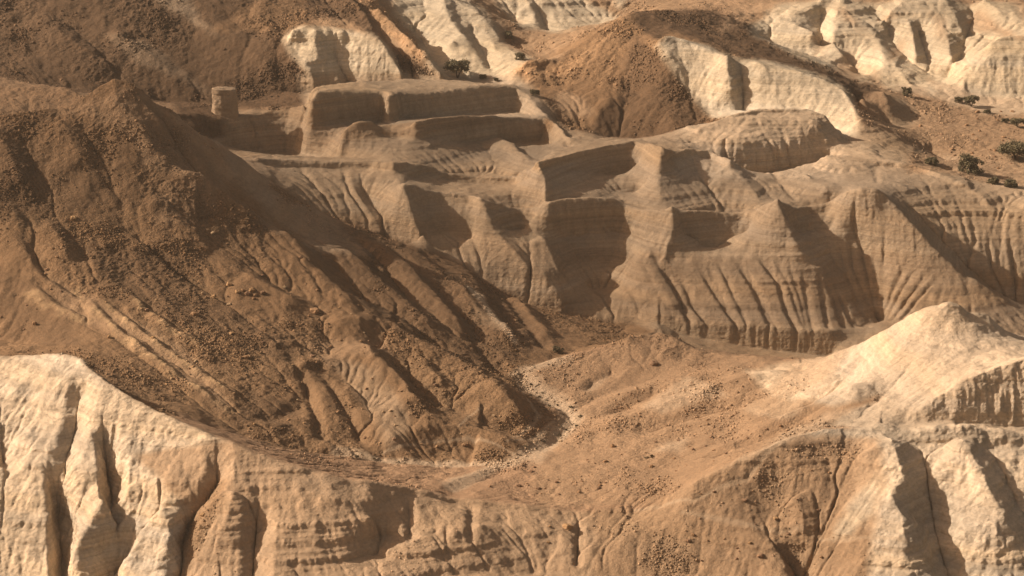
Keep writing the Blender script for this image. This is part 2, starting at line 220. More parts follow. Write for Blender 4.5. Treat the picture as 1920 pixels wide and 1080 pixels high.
STROKES=[('R',5,1.6,[(1180,638),(1235,623),(1272,642)]),('R',7,1.7,[(1500,690),(1350,738),(1200,785),(1110,812)]),('R',7,1.8,[(1640,725),(1500,782),(1380,822)]),('R',6,1.5,[(1420,690),(1300,718),(1180,748),(1100,768)]),('G',3,.9,[(1480,720),(1340,765),(1210,805)]),('G',3,.9,[(1600,745),(1470,800),(1340,850)]),('G',.9,.55,[(1345,490),(1368,540),(1400,605)]),('G',.9,.55,[(1400,500),(1428,560),(1455,610)]),('G',.9,.55,[(1238,490),(1262,540),(1290,600)]),('G',.9,.55,[(1322,495),(1345,530),(1362,570)]),('G',.9,.55,[(1478,495),(1500,560),(1515,612)]),('G',.9,.55,[(1530,500),(1542,560),(1552,612)]),('G',.9,.55,[(1560,520),(1580,570),(1600,612)]),('G',.9,.55,[(1608,440),(1618,500),(1645,590)]),('G',.9,.55,[(1660,420),(1660,500),(1655,590)]),('G',.9,.55,[(1690,540),(1675,570),(1660,600)]),('G',.9,.55,[(1760,520),(1720,560),(1690,600)]),('G',.9,.55,[(1600,600),(1610,612),(1625,614)]),
('R',6,2.6,[(245,175),(262,210),(285,240),(305,268),(315,285)]),('R',5,2.2,[(300,205),(335,250),(362,300),(395,345)]),('R',4,1.6,[(340,232),(385,275),(425,320),(465,350)]),('G',3,1.6,[(270,190),(310,240),(340,290),(380,340)]),
('R',1.6,.7,[(150,550),(230,630),(330,700),(425,768)]),('R',1.3,.6,[(185,560),(260,620),(350,680),(440,745)]),('R',1.3,.5,[(210,530),(300,600),(380,650)]),('R',2,.9,[(60,545),(120,590),(150,600)]),('G',2.5,1.2,[(470,790),(520,785),(560,760),(570,740)]),('R',1.5,.9,[(485,628),(520,655),(560,650)]),('R',1.8,1.2,[(540,700),(600,680),(640,690)]),
('G',2.5,1.2,[(860,600),(900,650),(940,690)]),('G',2,1.0,[(740,470),(800,540),(850,590)]),('G',2,1.0,[(660,440),(720,500),(770,560)]),('G',2,1.0,[(930,540),(980,600),(1020,650)]),('G',2,1.0,[(570,480),(620,530),(680,600)]),('G',2,.9,[(30,430),(90,520),(160,560)]),('G',2,.9,[(250,430),(330,500),(420,560)]),('G',1.6,.8,[(600,700),(640,760),(680,830)]),('G',1.6,.8,[(540,660),(580,740),(600,820)]),
('G',3,2,[(760,20),(790,60),(820,110)]),('R',4,2,[(830,-5),(840,40),(880,90)]),('G',3,1.5,[(880,40),(900,80),(920,120)]),('R',3,1.5,[(985,0),(1000,30),(1010,55)]),('G',2.5,1.5,[(1010,5),(1020,30),(1030,55)]),
('G',3,2,[(1385,110),(1392,140),(1395,200)]),
('R',5,3,[(700,25),(740,65),(780,105),(830,140)]),('R',4,2.5,[(640,-10),(660,20),(690,60),(720,90)]),('R',6,2,[(490,60),(540,100),(585,150)]),('R',6,1.6,[(380,20),(440,80),(500,130),(560,180)]),('R',6,1.6,[(200,60),(290,120),(370,180)]),('R',7,1.8,[(60,30),(140,90),(220,140)]), # kind, half width m, height m, image polyline
('R',9,3.5,[(165,195),(220,228),(262,262),(280,300),(300,318),(330,345),(370,370),(440,400)]),
('R',6,2,[(105,235),(125,265),(150,300),(170,320)]),('R',7,2.2,[(-20,240),(10,290),(30,330),(45,380)]),
('R',7,3,[(365,350),(385,375),(430,398),(490,437)]),('R',8,3,[(510,430),(560,480),(600,530),(660,580),(700,610)]),
('R',6,1.6,[(455,520),(480,535),(520,560),(580,590)]),('R',5,1.2,[(270,380),(340,425),(400,470)]),
('R',9,3.2,[(600,622),(690,628),(740,632),(760,650),(800,672),(840,685),(900,730),(960,770),(1000,790)]),
('R',6,3.5,[(680,655),(700,690),(725,712),(760,745),(775,775),(805,800)]),('R',3,1.2,[(785,688),(810,715),(838,742)]),
('R',4,1.6,[(880,695),(950,738),(1000,772)]),('R',5,2.2,[(905,745),(935,768),(985,805)]),
('R',6,2.6,[(620,455),(700,530),(760,580),(830,640)]),('R',5,2.5,[(690,450),(760,510),(820,570),(880,640)]),
('R',5,2.2,[(850,485),(880,520),(905,560),(935,610),(970,650)]),('R',5,1.6,[(760,465),(830,520),(870,560),(900,600)]),
('R',5,1.4,[(960,560),(1000,600),(1040,640)]),('R',4,1.2,[(20,400),(40,450),(60,500)]),('R',4,1.3,[(90,420),(120,470),(130,500)]),
('R',8,2.6,[(700,850),(760,828),(830,818),(900,824),(945,838),(985,858)]),
('G',3.5,2.5,[(675,335),(700,370),(735,410),(765,445)]),

('R',4,2.6,[(1010,450),(1030,480),(1045,520),(1055,540)]),
('R',5,2,[(1185,490),(1205,520),(1240,560),(1270,600)]),
('G',1.15,0.75,[(1225,490),(1250,520),(1275,560),(1295,605)]),('G',1.15,0.75,[(1280,525),(1295,570),(1330,612)]),
('G',1.15,0.94,[(1310,500),(1350,565),(1385,612)]),('G',1.15,0.85,[(1380,490),(1415,545),(1440,605)]),('G',1.15,0.94,[(1420,480),(1460,530),(1475,580),(1492,615)]),
('G',1.15,0.75,[(1505,510),(1512,560),(1525,612)]),('G',1.15,0.70,[(1545,510),(1560,550),(1582,610)]),('G',1.15,0.94,[(1590,440),(1600,500),(1620,550),(1648,600)]),
('G',1.15,0.85,[(1640,460),(1643,520),(1652,595)]),('G',1.15,0.75,[(1700,490),(1672,545),(1656,600)]),('G',1.15,0.57,[(1740,510),(1700,560),(1670,600)]),
('G',1.15,0.57,[(1830,440),(1815,480),(1812,520)]),('G',1.15,0.57,[(1890,440),(1900,500),(1905,560)]),

('G',.9,.5,[(1200,500),(1225,550),(1262,600)]),('G',.9,.5,[(1250,495),(1290,545),(1312,590)]),('G',.9,.5,[(1455,490),(1482,540),(1508,612)]),('G',.9,.5,[(1570,450),(1590,520),(1615,590)]),('G',.9,.5,[(1615,430),(1625,500),(1648,595)]),('G',.9,.5,[(1660,430),(1655,520),(1654,595)]),('G',.9,.5,[(1720,500),(1685,550),(1662,595)]),('G',.9,.5,[(640,320),(655,360),(690,410)]),('G',.9,.5,[(560,310),(585,340),(620,390)]),('G',.9,.5,[(870,400),(880,440),(905,500)]),('G',.9,.5,[(940,480),(960,520),(990,560)]),('G',.9,.5,[(980,480),(1010,530),(1050,580)]),('G',.9,.5,[(1080,480),(1110,530),(1150,585)]),('G',.9,.5,[(1130,480),(1160,530),(1200,585)]),('G',.9,.5,[(1770,420),(1765,450)]),('G',.9,.5,[(1850,450),(1860,500),(1880,540)]),('G',.9,.5,[(1440,300),(1460,340),(1490,375)]),('G',.9,.5,[(1640,310),(1645,340)]),('G',.9,.5,[(1300,300),(1320,340),(1350,380)]),('R',4,2,[(925,224),(932,250),(955,280),(995,312)]),('R',5,1.5,[(1370,320),(1400,350),(1425,385)]),('R',5,1.5,[(1500,330),(1530,350),(1560,375)]),('G',1.3,.7,[(765,925),(768,1005)]),('G',1.15,0.64,[(885,945),(880,1010)]),('G',1.15,0.72,[(1085,965),(1080,1060)]),
('R',7,4,[(1650,822),(1668,860),(1685,900),(1692,930),(1668,970),(1690,1010),(1700,1078)]),('R',7,4,[(1790,835),(1815,880),(1840,930),(1862,980),(1900,1040)]),
('G',6,3,[(1725,870),(1750,940),(1765,1000),(1788,1078)]),('G',6,2,[(1395,885),(1420,920),(1465,960),(1500,1010),(1530,1060)]),
('G',2.5,3,[(1475,1000),(1500,1050),(1515,1085)]),('R',4,1.5,[(1492,925),(1503,960),(1510,990)]),
('G',2.6,9,[(98,865),(105,910),(112,960),(112,1090)]),('G',2.6,7,[(190,800),(205,860),(208,955)]),('G',3,5,[(245,985),(210,1030),(185,1090)]),
('R',3,4,[(245,928),(205,950),(185,1000),(160,1045),(120,1085)]),('G',2.5,2.8,[(405,830),(408,880),(385,920),(355,960),(340,1010),(330,1090)]),
('G',3,2.5,[(480,940),(478,985),(470,1085)]),('R',5,3,[(300,975),(318,1020),(325,1070)]),('R',6,2,[(440,930),(430,980),(410,1040)]),
('G',4,3,[(0,790),(8,850)]),('G',3,2,[(150,700),(140,790),(120,850)]),
('R',3.5,4,[(1362,115),(1364,150),(1370,200)]),('G',4,3,[(620,70),(635,100),(655,140)]),('R',3,2,[(590,60),(592,100),(598,130)]),
('R',8,1.5,[(1165,185),(1125,215),(1090,255)]),('R',8,1.8,[(1180,190),(1220,200),(1260,225),(1300,262)]),('R',6,2,[(1215,70),(1240,120),(1275,170)]),
('G',6,1.2,[(1640,640),(1560,720),(1480,770)]),('G',6,1.2,[(1730,650),(1650,740),(1580,795)]),('G',3,1,[(1130,780),(1190,755),(1220,745)]),('G',2,.8,[(1095,735),(1115,712),(1145,700)]),
('G',3,1,[(842,925),(850,912),(880,898),(930,880)]),('G',3,1,[(1000,850),(1040,825),(1075,790),(1060,770),(1000,730),(975,705)]),
]
def seen(H):
    px,py=proj(Ag[None,:],Yg[:,None],H); return px,np.minimum.accumulate(py,0)
def locate(P,px,vis):                 # photo point -> (a,l) on the surface that shows there
    out=[]
    for x,y in P:
        a=(x-960)/4614.
        for _ in range(3):
            j=int(np.clip(round((a-A0)/CELL),0,NC-1)); i=int(np.clip(np.searchsorted(-vis[:,j],-y),1,NR-1)); a+=(x-px[i,j])/4614.
        out.append((a,Lg[i]))
    return out
def seg_dist(q,AA,LL):                # distance to a polyline in grid units, signed side, arc position
    best=np.full(AA.shape,1e9); side=np.zeros(AA.shape); arc=np.zeros(AA.shape)
    tot=sum(math.hypot(q[k+1][0]-q[k][0],q[k+1][1]-q[k][1]) for k in range(len(q)-1)) or 1; s0=0
    for (a,l),(b,m) in zip(q[:-1],q[1:]):
        dx,dy=b-a,m-l; L=math.hypot(dx,dy)+1e-9
        t=np.clip(((AA-a)*dx+(LL-l)*dy)/L/L,0,1); ex=AA-(a+t*dx); ey=LL-(l+t*dy); d=np.hypot(ex,ey); m_=d<best
        best=np.where(m_,d,best); side=np.where(m_,np.sign(ex),side); arc=np.where(m_,(s0+t*L)/tot,arc); s0+=L
    return best,side,arc
def stroke(H,k,w,h,P,px,vis):
    q=locate(P,px,vis); Ym=math.exp(sum(p[1] for p in q)/len(q)); R=w*1.7/Ym
    j0=max(int((min(p[0] for p in q)-R-A0)/CELL),0); j1=min(int((max(p[0] for p in q)+R-A0)/CELL)+2,NC)
    i0=max(int((min(p[1] for p in q)-R-L0)/CELL),0); i1=min(int((max(p[1] for p in q)+R-L0)/CELL)+2,NR)
    if j1<=j0 or i1<=i0: return
    AA,LL=np.meshgrid(Ag[j0:j1],Lg[i0:i1]); d,s,t=seg_dist(q,AA,LL); d=d*Ym
    if k=='R': ww=np.where(s<0,w*1.5,w*.75); f=1-d/ww; e=np.clip(np.minimum(t,1-t)*5+.25,0,1)
    else: ww=np.where(s<0,w*.8,w*1.3); f=-(1-d/ww); e=np.clip(np.minimum(t*4+.1,1+0*t),0,1)
    f=np.where(d<ww,f,0); H[i0:i1,j0:j1]+=(f*h*e).astype(np.float32)
def hash3(i,j,k,s):
    n=(i*374761393+j*668265263+k*2147483647+s*974634777)&0xffffffff
    n=((n^(n>>13))*1274126177)&0xffffffff; n=n^(n>>16)
    return (n&0xffff).astype(np.float32)/32767.5-1
def vnoise(x,y,z,s=0):
    xi=np.floor(x);yi=np.floor(y);zi=np.floor(z); fx=(x-xi).astype(np.float32);fy=(y-yi).astype(np.float32);fz=(z-zi).astype(np.float32)
    xi=xi.astype(np.int64);yi=yi.astype(np.int64);zi=zi.astype(np.int64)
    u=fx*fx*(3-2*fx);v=fy*fy*(3-2*fy);w=fz*fz*(3-2*fz); r=0
    for a in (0,1):
        for b in (0,1):
            for c in (0,1):
                r=r+hash3(xi+a,yi+b,zi+c,s)*(u if a else 1-u)*(v if b else 1-v)*(w if c else 1-w)
    return r
def fbm(x,y,z,o=4,s=0,g=.5):
    r=0;A=1.;t=0
    for k in range(o):
        r=r+A*vnoise(x,y,z,s+k*17); t+=A; A*=g; x=x*2.03+3.1;y=y*2.03+1.7;z=z*2.03+5.3
    return r/t
def erode(H,n,K,cell,Y,p=1.3,talus=0.9,mask=1.0):
    A=np.ones_like(H); s=(Y*cell)[:,None].astype(np.float32); H=H.copy()
    nb=[(-1,0,1.),(1,0,1.),(0,-1,1.),(0,1,1.),(-1,-1,1.414),(-1,1,1.414),(1,-1,1.414),(1,1,1.414)]
    for it in range(n):
        G=np.pad(H,1,mode='edge'); W=[];tot=1e-6
        smax=0; dropmin=0
        for (i,j,d) in nb:
            sl=np.maximum(H-G[1+i:G.shape[0]-1+i,1+j:G.shape[1]-1+j],0)/(s*d)
            w=sl**2 if p==2 else sl**p
            W.append(w); tot=tot+w; smax=np.maximum(smax,sl)
        B=np.ones_like(H)
        for (i,j,d),w in zip(nb,W):
            F=np.pad(A*w/tot,1); B+=F[1-i:F.shape[0]-1-i,1-j:F.shape[1]-1-j]
        A=np.minimum(B,4000)
        E=K*np.sqrt(A)*smax*mask
        E=np.minimum(E,smax*s*.35)
        H=H-E
        if it%3==0:
            G=np.pad(H,1,mode='edge'); av=(G[:-2,1:-1]+G[2:,1:-1]+G[1:-1,:-2]+G[1:-1,2:])*.25
            H=H+(av-H)*.04
    return H,A
def blur(D,r):
    for ax in (0,1):
        for _ in (0,1):
            P=np.pad(D,[(r+1,r) if k==ax else (0,0) for k in (0,1)],mode='edge').astype(np.float64).cumsum(ax)
            D=(P[2*r+1:]-P[:-2*r-1] if ax==0 else P[:,2*r+1:]-P[:,:-2*r-1])/(2*r+1)
    return D.astype(np.float32)
def inpoly(x,y,P):
    c=np.zeros(x.shape,bool); n=len(P)
    for k in range(n):
        (x1,y1),(x2,y2)=P[k],P[(k+1)%n]
        if y1==y2: continue
        c^=((y1>y)!=(y2>y))&(x<(x2-x1)*(y-y1)/(y2-y1)+x1)
    return c
def emask(px,py,Y,coarse):
    m=np.full(px.shape,.22 if coarse else .75,np.float32)
    m[inpoly(px,py,[(1180,480),(1560,490),(1720,480),(1650,620),(1560,680),(1180,620)])&(Y>550)&(Y<600)]=.0 if coarse else .16           # canyon wall: planar faces, thin rills
    L=inpoly(px,py,[(-500,200),(240,150),(600,400),(900,520),(1000,700),(600,850),(-500,700)])&(Y>440)&(Y<600)
    m[L]=.45 if coarse else .5
    m[L&inpoly(px,py,[(430,420),(640,410),(1000,570),(1100,640),(960,850),(740,840),(560,640)])]=.6 if coarse else .9
    m[(Y>690)&(px<560)]=.35; m[inpoly(px,py,[(1000,20),(1600,20),(1640,170),(1240,70),(1330,280),(1050,280)])&(Y>650)]=.7
    m[(Y>706)&(px>1400)]=.4 if coarse else .8
    m[inpoly(px,py,[(1500,680),(1780,560),(2300,560),(2300,815),(1640,805),(1400,840),(1300,760)])&(Y>436)&(Y<530)]=.2 if coarse else .4
    m[inpoly(px,py,[(850,930),(1300,900),(1500,660),(1000,690)])&(Y>436)&(Y<530)]=.3
    m[Y<np.interp(px,[0,150,330,640,1500,1640,1920],[466,458,440,430,439,442,441])]=.3 if coarse else .55
    return blur(m,9)
def build_H():
    H=solve(LINES); H=smooth(H,1)
    px,vis=seen(H)
    for k,w,h,P in STROKES: stroke(H,k,w,h,P,px,vis)
    X=Ag[None,:]*Yg[:,None]; Y=np.repeat(Yg[:,None],NC,1)
    px0,py0=proj(X/Y,Y,H); cw=blur(((Y>550)&(Y<700)).astype(np.float32),6); n=(fbm(X/22,Y/22,0*X,4,3)*.9+fbm(X/5,Y/5,0*X,3,9)*.45)*(1-.6*cw)
    H0=H.copy(); H=H+n.astype(np.float32)
    # coarse then fine drainage carving
    s2=4; Hc=H[::s2,::s2]; He,_=erode(Hc,70,.0022,CELL*s2,Yg[::s2],1.6)
    D=He-Hc; px0,py0=proj(X/Y,Y,H0); D=D-.6*blur(D,10); D=D*emask(px0,py0,Y,True)[::s2,::s2]*1.3; ii=np.minimum(np.arange(NR)/s2,D.shape[0]-1.001); jj=np.minimum(np.arange(NC)/s2,D.shape[1]-1.001)
    i0=ii.astype(int);j0=jj.astype(int);fi=(ii-i0)[:,None];fj=(jj-j0)[None,:]
    Du=D[i0][:,j0]*(1-fi)*(1-fj)+D[i0+1][:,j0]*fi*(1-fj)+D[i0][:,j0+1]*(1-fi)*fj+D[i0+1][:,j0+1]*fi*fj
    H=H+Du.astype(np.float32)
    H1=H; m=emask(px0,py0,Y,False); 
    H=H+(fbm(X/1.3,Y/1.3,0*X,2,13)*.22*m).astype(np.float32)
    H,A=erode(H,85,.0016,CELL,Yg,1.6,mask=m); D=H-H1; H=H-.5*blur(D,22)
    # beds: harder layers stand out as benches
    def terr(h,st,k): q=h/st; fr=q-np.floor(q); return st*(np.floor(q)+np.clip((fr-.5)*k+.5,0,1))
    zw=H+fbm(X/35,Y/35,0*X,3,15)*1.1
    amt=np.clip(.30+.9*fbm(X/26,Y/26,H/3,3,19),0,.8); amt=np.where(((Y<445)|((Y>550)&(Y<650))|(Y>720))&~inpoly(px0,py0,[(-500,100),(240,150),(600,400),(900,520),(1000,700),(600,850),(-500,700)]),amt,0); amt=blur(amt.astype(np.float32),3)*np.where(Y<445,.45,.8)*np.where(inpoly(px0,py0,[(640,400),(1180,480),(1560,480),(1700,400),(1960,420),(1960,600),(1560,625),(1100,600)])&(Y>550)&(Y<600),.4,1.)
    st2=inpoly(px0,py0,[(1295,275),(1345,222),(1380,205),(1520,198),(1560,215),(1545,275),(1400,300)])&(Y>622)&(Y<650)
    H=np.where(st2,H+.22*(terr(H+.5*fbm(X/6,Y/6,0*X,2,23),.8,4)-H),H+amt*(.6*terr(zw,2.3,5)+.4*terr(zw+.4,.95,4)-zw)+amt*.0).astype(np.float32)
    return H,A,H0
#@END
# ---------------- terrain relief ----------------
H,AREA,H0=build_H()
PXG,VIS=seen(H)
def paint(P,w,soft=.5,taper=False):          # soft line mask on the relief grid along a path
    q=locate(P,PXG,VIS); Ym=math.exp(sum(p[1] for p in q)/len(q)); M=np.zeros(H.shape,np.float32); R=w*2/Ym
    j0=max(int((min(p[0] for p in q)-R-A0)/CELL),0); j1=min(int((max(p[0] for p in q)+R-A0)/CELL)+2,NC)
    i0=max(int((min(p[1] for p in q)-R-L0)/CELL),0); i1=min(int((max(p[1] for p in q)+R-L0)/CELL)+2,NR)
    if j1<=j0 or i1<=i0: return M
    AA,LL=np.meshgrid(Ag[j0:j1],Lg[i0:i1]); n=fbm(AA*Ym/6,LL*Ym/6,0*AA,3,77)
    d,s,t=seg_dist(q,AA,LL); d=d*Ym*(1+.8*n); M[i0:i1,j0:j1]=np.clip((w*(1+soft)-d)/(w*soft*2),0,1); return M
# fine columns and view-independent row density (more rows where the ground is steep)
step=.00040
ca=[0.0]; 
while ca[-1]<.218: ca.append(ca[-1]+step)
st=step
while ca[-1]+st*1.06<A1-.001: st*=1.06; ca.append(ca[-1]+st)
cb=[-step]
while cb[-1]>-.218: cb.append(cb[-1]-step)
st=step
while cb[-1]-st*1.06>A0+.001: st*=1.06; cb.append(cb[-1]-st)
for e in (.31,.36,.42,.5,.6): ca.append(e); cb.append(-e-.03)
CA=np.array(sorted(cb)+ca); NCOL=len(CA); NROW=1500
jf=(CA-A0)/CELL; j0=np.clip(jf.astype(int),0,NC-2); f=np.clip(jf-j0,0,1)[None,:]
def cols(G): return (G[:,j0]*(1-f)+G[:,j0+1]*f)
Hc=cols(H).astype(np.float64)
_,pyc=proj(CA[None,:],Yg[:,None],Hc)
dpy=np.abs(np.diff(pyc,axis=0)); vis=np.minimum.accumulate(pyc,0); hid=(pyc[1:]>vis[1:]+3)
rho=dpy*np.where(hid,.35,1.)+.28+0.25*np.abs(np.diff(Hc,axis=0))
rho=rho*np.where(((vis[1:]<-40)|(vis[1:]>1120)),.15,1.)
def boxc(D,r):
    P=np.pad(D,[(0,0),(r+1,r)],mode='edge').cumsum(1); return (P[:,2*r+1:]-P[:,:-2*r-1])/(2*r+1)
rho=boxc(boxc(rho,3),3); cum=np.vstack([np.zeros((1,NCOL)),np.cumsum(rho,0)]); cum/=cum[-1:]
U=np.linspace(0,1,NROW); LR=np.empty((NROW,NCOL))
for j in range(NCOL): LR[:,j]=np.interp(U,cum[:,j],Lg)
ii=(LR-L0)/CELL; I0=np.clip(ii.astype(int),0,NR-2); FI=ii-I0; JJ=np.arange(NCOL)[None,:]
def samp(G): 
    Gc=cols(G); return Gc[I0,JJ]*(1-FI)+Gc[I0+1,JJ]*FI
Z=samp(H); Y=np.exp(LR); X=CA[None,:]*Y
def normals(X,Y,Z):
    def d(a,ax): return np.gradient(a,axis=ax)
    ux,uy,uz=d(X,1),d(Y,1),d(Z,1); vx,vy,vz=d(X,0),d(Y,0),d(Z,0)
    nx,ny,nz=uy*vz-uz*vy,uz*vx-ux*vz,ux*vy-uy*vx
    l=np.sqrt(nx*nx+ny*ny+nz*nz)+1e-9; return nx/l,ny/l,nz/l
PX,PY=proj(CA[None,:]+0*Y,Y,Z)
# soft wobble so that no border between rock kinds is straight
WX=PX+fbm(X/9,Y/9,Z/9,3,31)*16+fbm(X/2.2,Y/2.2,Z/2.2,2,33)*6; WY=PY+fbm(X/9,Y/9,Z/9,3,41)*9+fbm(X/2.2,Y/2.2,Z/2.2,2,43)*4
rimx=[p[0] for p in LINES[0]]+[2300]; rimY=[p[2] for p in LINES[0]]+[443]
RIM=np.interp(PX,rimx,rimY)
# rock kinds: albedo, ledges, lumps, scree
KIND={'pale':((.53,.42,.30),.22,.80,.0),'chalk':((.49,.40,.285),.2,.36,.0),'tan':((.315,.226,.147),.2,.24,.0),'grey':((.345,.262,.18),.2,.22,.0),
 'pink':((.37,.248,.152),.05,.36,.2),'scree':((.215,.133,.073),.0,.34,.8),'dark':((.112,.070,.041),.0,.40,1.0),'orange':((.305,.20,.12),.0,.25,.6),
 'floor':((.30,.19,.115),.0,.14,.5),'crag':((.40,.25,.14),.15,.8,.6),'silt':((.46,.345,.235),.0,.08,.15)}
NAMES=['foreground_ridge','valley_floor','canyon_cliff','debris_hillside','pale_hill','mesa','chalk_outcrop','brown_hill','far_hillside','white_badlands','desert_flat','near_slope']
RG=np.full(Y.shape,2,np.int8); COL=np.empty(Y.shape+(3,),np.float32); PAR=np.empty(Y.shape+(3,),np.float32)
def setk(m,k,region=None,mix=1.0):
    c,a,b,d=KIND[k]
    COL[m]=COL[m]*(1-mix)+np.array(c,np.float32)*mix; PAR[m]=PAR[m]*(1-mix)+np.array((a,b,d),np.float32)*mix
    if region is not None: RG[m]=NAMES.index(region)
COL[:]=KIND['tan'][0]; PAR[:]=KIND['tan'][1:]
def poly(P,y0=0,y1=9999,w=True):
    xs=[p[0] for p in P]; ys=[p[1] for p in P]; m=(PX>min(xs)-40)&(PX<max(xs)+40)&(PY>min(ys)-30)&(PY<max(ys)+30)&(Y>y0)&(Y<y1)
    o=np.zeros(Y.shape,bool); o[m]=inpoly(WX[m],WY[m],P) if w else inpoly(PX[m],PY[m],P); return o
fg=Y<RIM+.3
setk((Y>=530)&(Y<650),'tan','canyon_cliff'); setk(Y>=650,'orange','desert_flat')
setk(~fg&(Y<530),'floor','valley_floor')
# far hillside
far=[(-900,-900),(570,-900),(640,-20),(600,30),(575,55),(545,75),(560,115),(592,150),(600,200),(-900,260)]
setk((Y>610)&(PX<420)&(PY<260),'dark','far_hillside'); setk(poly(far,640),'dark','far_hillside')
setk(poly([(270,-40),(330,-20),(400,55),(430,80),(380,50),(300,0)],640),'grey',None,.6); setk(poly([(190,60),(250,70),(300,95),(370,150),(400,185),(350,150),(300,130),(240,110)],640),'grey',None,.33)
setk(poly([(395,60),(480,0),(560,-30),(590,60),(560,120),(520,60)],640),'scree',None,.6)
setk(poly([(560,10),(620,35),(700,62),(770,118),(830,145),(760,160),(650,-60)],640),'dark','brown_hill')
setk((Y>728)&(PX>560)&(PX<1420),'orange','brown_hill')
setk(poly([(640,-30),(690,-20),(745,60),(800,105),(830,143),(790,115),(740,80),(690,30)],640),'crag','brown_hill')
# chalk outcrops
setk(poly([(530,70),(560,50),(620,52),(700,66),(722,80),(742,115),(765,150),(600,165),(590,148),(556,115)],660,712,False),'chalk','chalk_outcrop')
setk(poly([(715,-30),(860,-20),(905,22),(935,55),(956,88),(995,118),(958,158),(830,145),(800,118),(790,80),(745,30)],660,770),'chalk','chalk_outcrop')
setk(poly([(900,-30),(1050,-20),(1110,10),(1160,35),(1120,45),(1040,64),(975,48)],730,790),'chalk','chalk_outcrop')
setk(poly([(1130,-30),(1180,-20),(1170,20),(1150,10)],700),'chalk','chalk_outcrop',.8)
setk(poly([(955,160),(970,130),(990,108),(1045,112),(1062,160),(1000,185)],670,705),'crag','brown_hill')
# brown pyramid
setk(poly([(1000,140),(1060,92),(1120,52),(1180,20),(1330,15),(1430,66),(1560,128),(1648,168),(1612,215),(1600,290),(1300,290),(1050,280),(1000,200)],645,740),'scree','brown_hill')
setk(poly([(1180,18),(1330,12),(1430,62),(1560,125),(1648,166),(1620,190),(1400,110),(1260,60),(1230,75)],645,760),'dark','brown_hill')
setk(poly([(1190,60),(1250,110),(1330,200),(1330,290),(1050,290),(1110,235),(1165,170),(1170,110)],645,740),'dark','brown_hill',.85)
setk(poly([(1040,185),(1060,170),(1100,190),(1110,215),(1060,225)],645,700),'pink','brown_hill'); setk(poly([(1000,150),(1080,95),(1150,60),(1110,110),(1060,140)],645,730),'crag','brown_hill',.7)
setk(poly([(1232,85),(1262,62),(1300,75),(1335,90),(1375,110),(1425,112),(1495,127),(1555,147),(1586,165),(1602,195),(1610,222),(1606,268),(1530,240),(1440,210),(1335,222),(1285,165),(1245,105)],645,695,False),'chalk','chalk_outcrop')
setk(poly([(1600,200),(1655,163),(1668,200),(1665,242),(1618,230)],660,700,False),'orange','desert_flat'); setk(poly([(1657,166),(1700,190),(1728,218),(1700,240),(1665,242),(1668,200)],660,700,False),'tan','desert_flat')
# mesas
setk(poly([(575,140),(975,140),(1035,215),(1090,300),(1035,225),(790,226),(740,245),(640,240),(575,232)],640,690,False),'grey','mesa')
setk(poly([(560,140),(975,140),(1040,215),(975,212),(800,226),(735,240),(580,240)],640,700,False),'grey','mesa')
setk((Y>600)&(Y<650)&(PX>1270)&(PX<1580)&(PY<335)&(PY>195),'pale','mesa',.45)
# white badlands
wb=poly([(1410,60),(1440,30),(1520,-60),(2300,-60),(2300,230),(1850,185),(1700,172),(1640,165),(1560,130),(1430,75)],706)
setk(wb,'chalk','white_badlands')
for P in ([(1340,60),(1440,20),(1530,-30),(1460,0),(1380,20)],[(1530,50),(1545,90),(1540,115),(1530,80)],[(1575,5),(1600,20),(1615,70),(1590,40)],[(1640,60),(1690,15),(1665,50)],[(1690,60),(1700,110),(1670,110)],[(1735,20),(1760,30),(1780,90),(1750,45)],[(1800,40),(1850,10),(1880,55),(1830,60)],[(1855,35),(1900,60),(1925,80),(1880,70)],[(1880,-30),(2300,-30),(2300,60),(1930,60)],[(1600,90),(1615,150),(1590,160),(1560,120)],[(1640,110),(1655,160),(1620,170)]):
    setk(poly([(x,y) for x,y in P],706),'pink','white_badlands',.8)
setk((Y>770)&(PX>1400),'orange','white_badlands')
setk(poly([(1740,160),(1830,180),(2300,185),(2300,215),(1850,212),(1780,195)],650,725),'silt','desert_flat'); setk(poly([(1650,160),(1720,165),(1800,200),(1740,185)],650,725),'silt','desert_flat')
setk(poly([(1760,290),(1850,300),(2300,310),(2300,370),(1880,372),(1790,330)],600,660),'silt','desert_flat',.5)
setk((Y>=615)&(Y<650)&(PX>1700)&(PY>285),'orange','desert_flat',.8)
# left ridge and its scree
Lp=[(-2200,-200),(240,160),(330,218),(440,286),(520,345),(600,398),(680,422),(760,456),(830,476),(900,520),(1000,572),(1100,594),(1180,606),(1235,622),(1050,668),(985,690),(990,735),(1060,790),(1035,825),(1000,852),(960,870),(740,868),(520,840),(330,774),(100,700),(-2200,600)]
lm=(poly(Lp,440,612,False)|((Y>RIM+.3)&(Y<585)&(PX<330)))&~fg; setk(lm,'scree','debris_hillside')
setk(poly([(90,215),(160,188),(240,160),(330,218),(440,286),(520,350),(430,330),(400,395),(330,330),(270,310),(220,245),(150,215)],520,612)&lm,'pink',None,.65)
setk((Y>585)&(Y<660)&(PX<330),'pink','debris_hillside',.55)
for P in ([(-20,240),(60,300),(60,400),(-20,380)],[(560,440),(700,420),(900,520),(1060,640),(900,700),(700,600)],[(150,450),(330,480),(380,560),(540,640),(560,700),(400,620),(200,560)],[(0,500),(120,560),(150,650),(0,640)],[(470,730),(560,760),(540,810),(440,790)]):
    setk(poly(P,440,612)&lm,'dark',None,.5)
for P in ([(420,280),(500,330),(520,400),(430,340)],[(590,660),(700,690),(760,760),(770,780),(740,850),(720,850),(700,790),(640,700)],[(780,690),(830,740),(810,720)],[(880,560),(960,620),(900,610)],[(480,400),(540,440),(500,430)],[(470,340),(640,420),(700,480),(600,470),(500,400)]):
    setk(poly(P,440,612)&lm,'tan',None,.6)
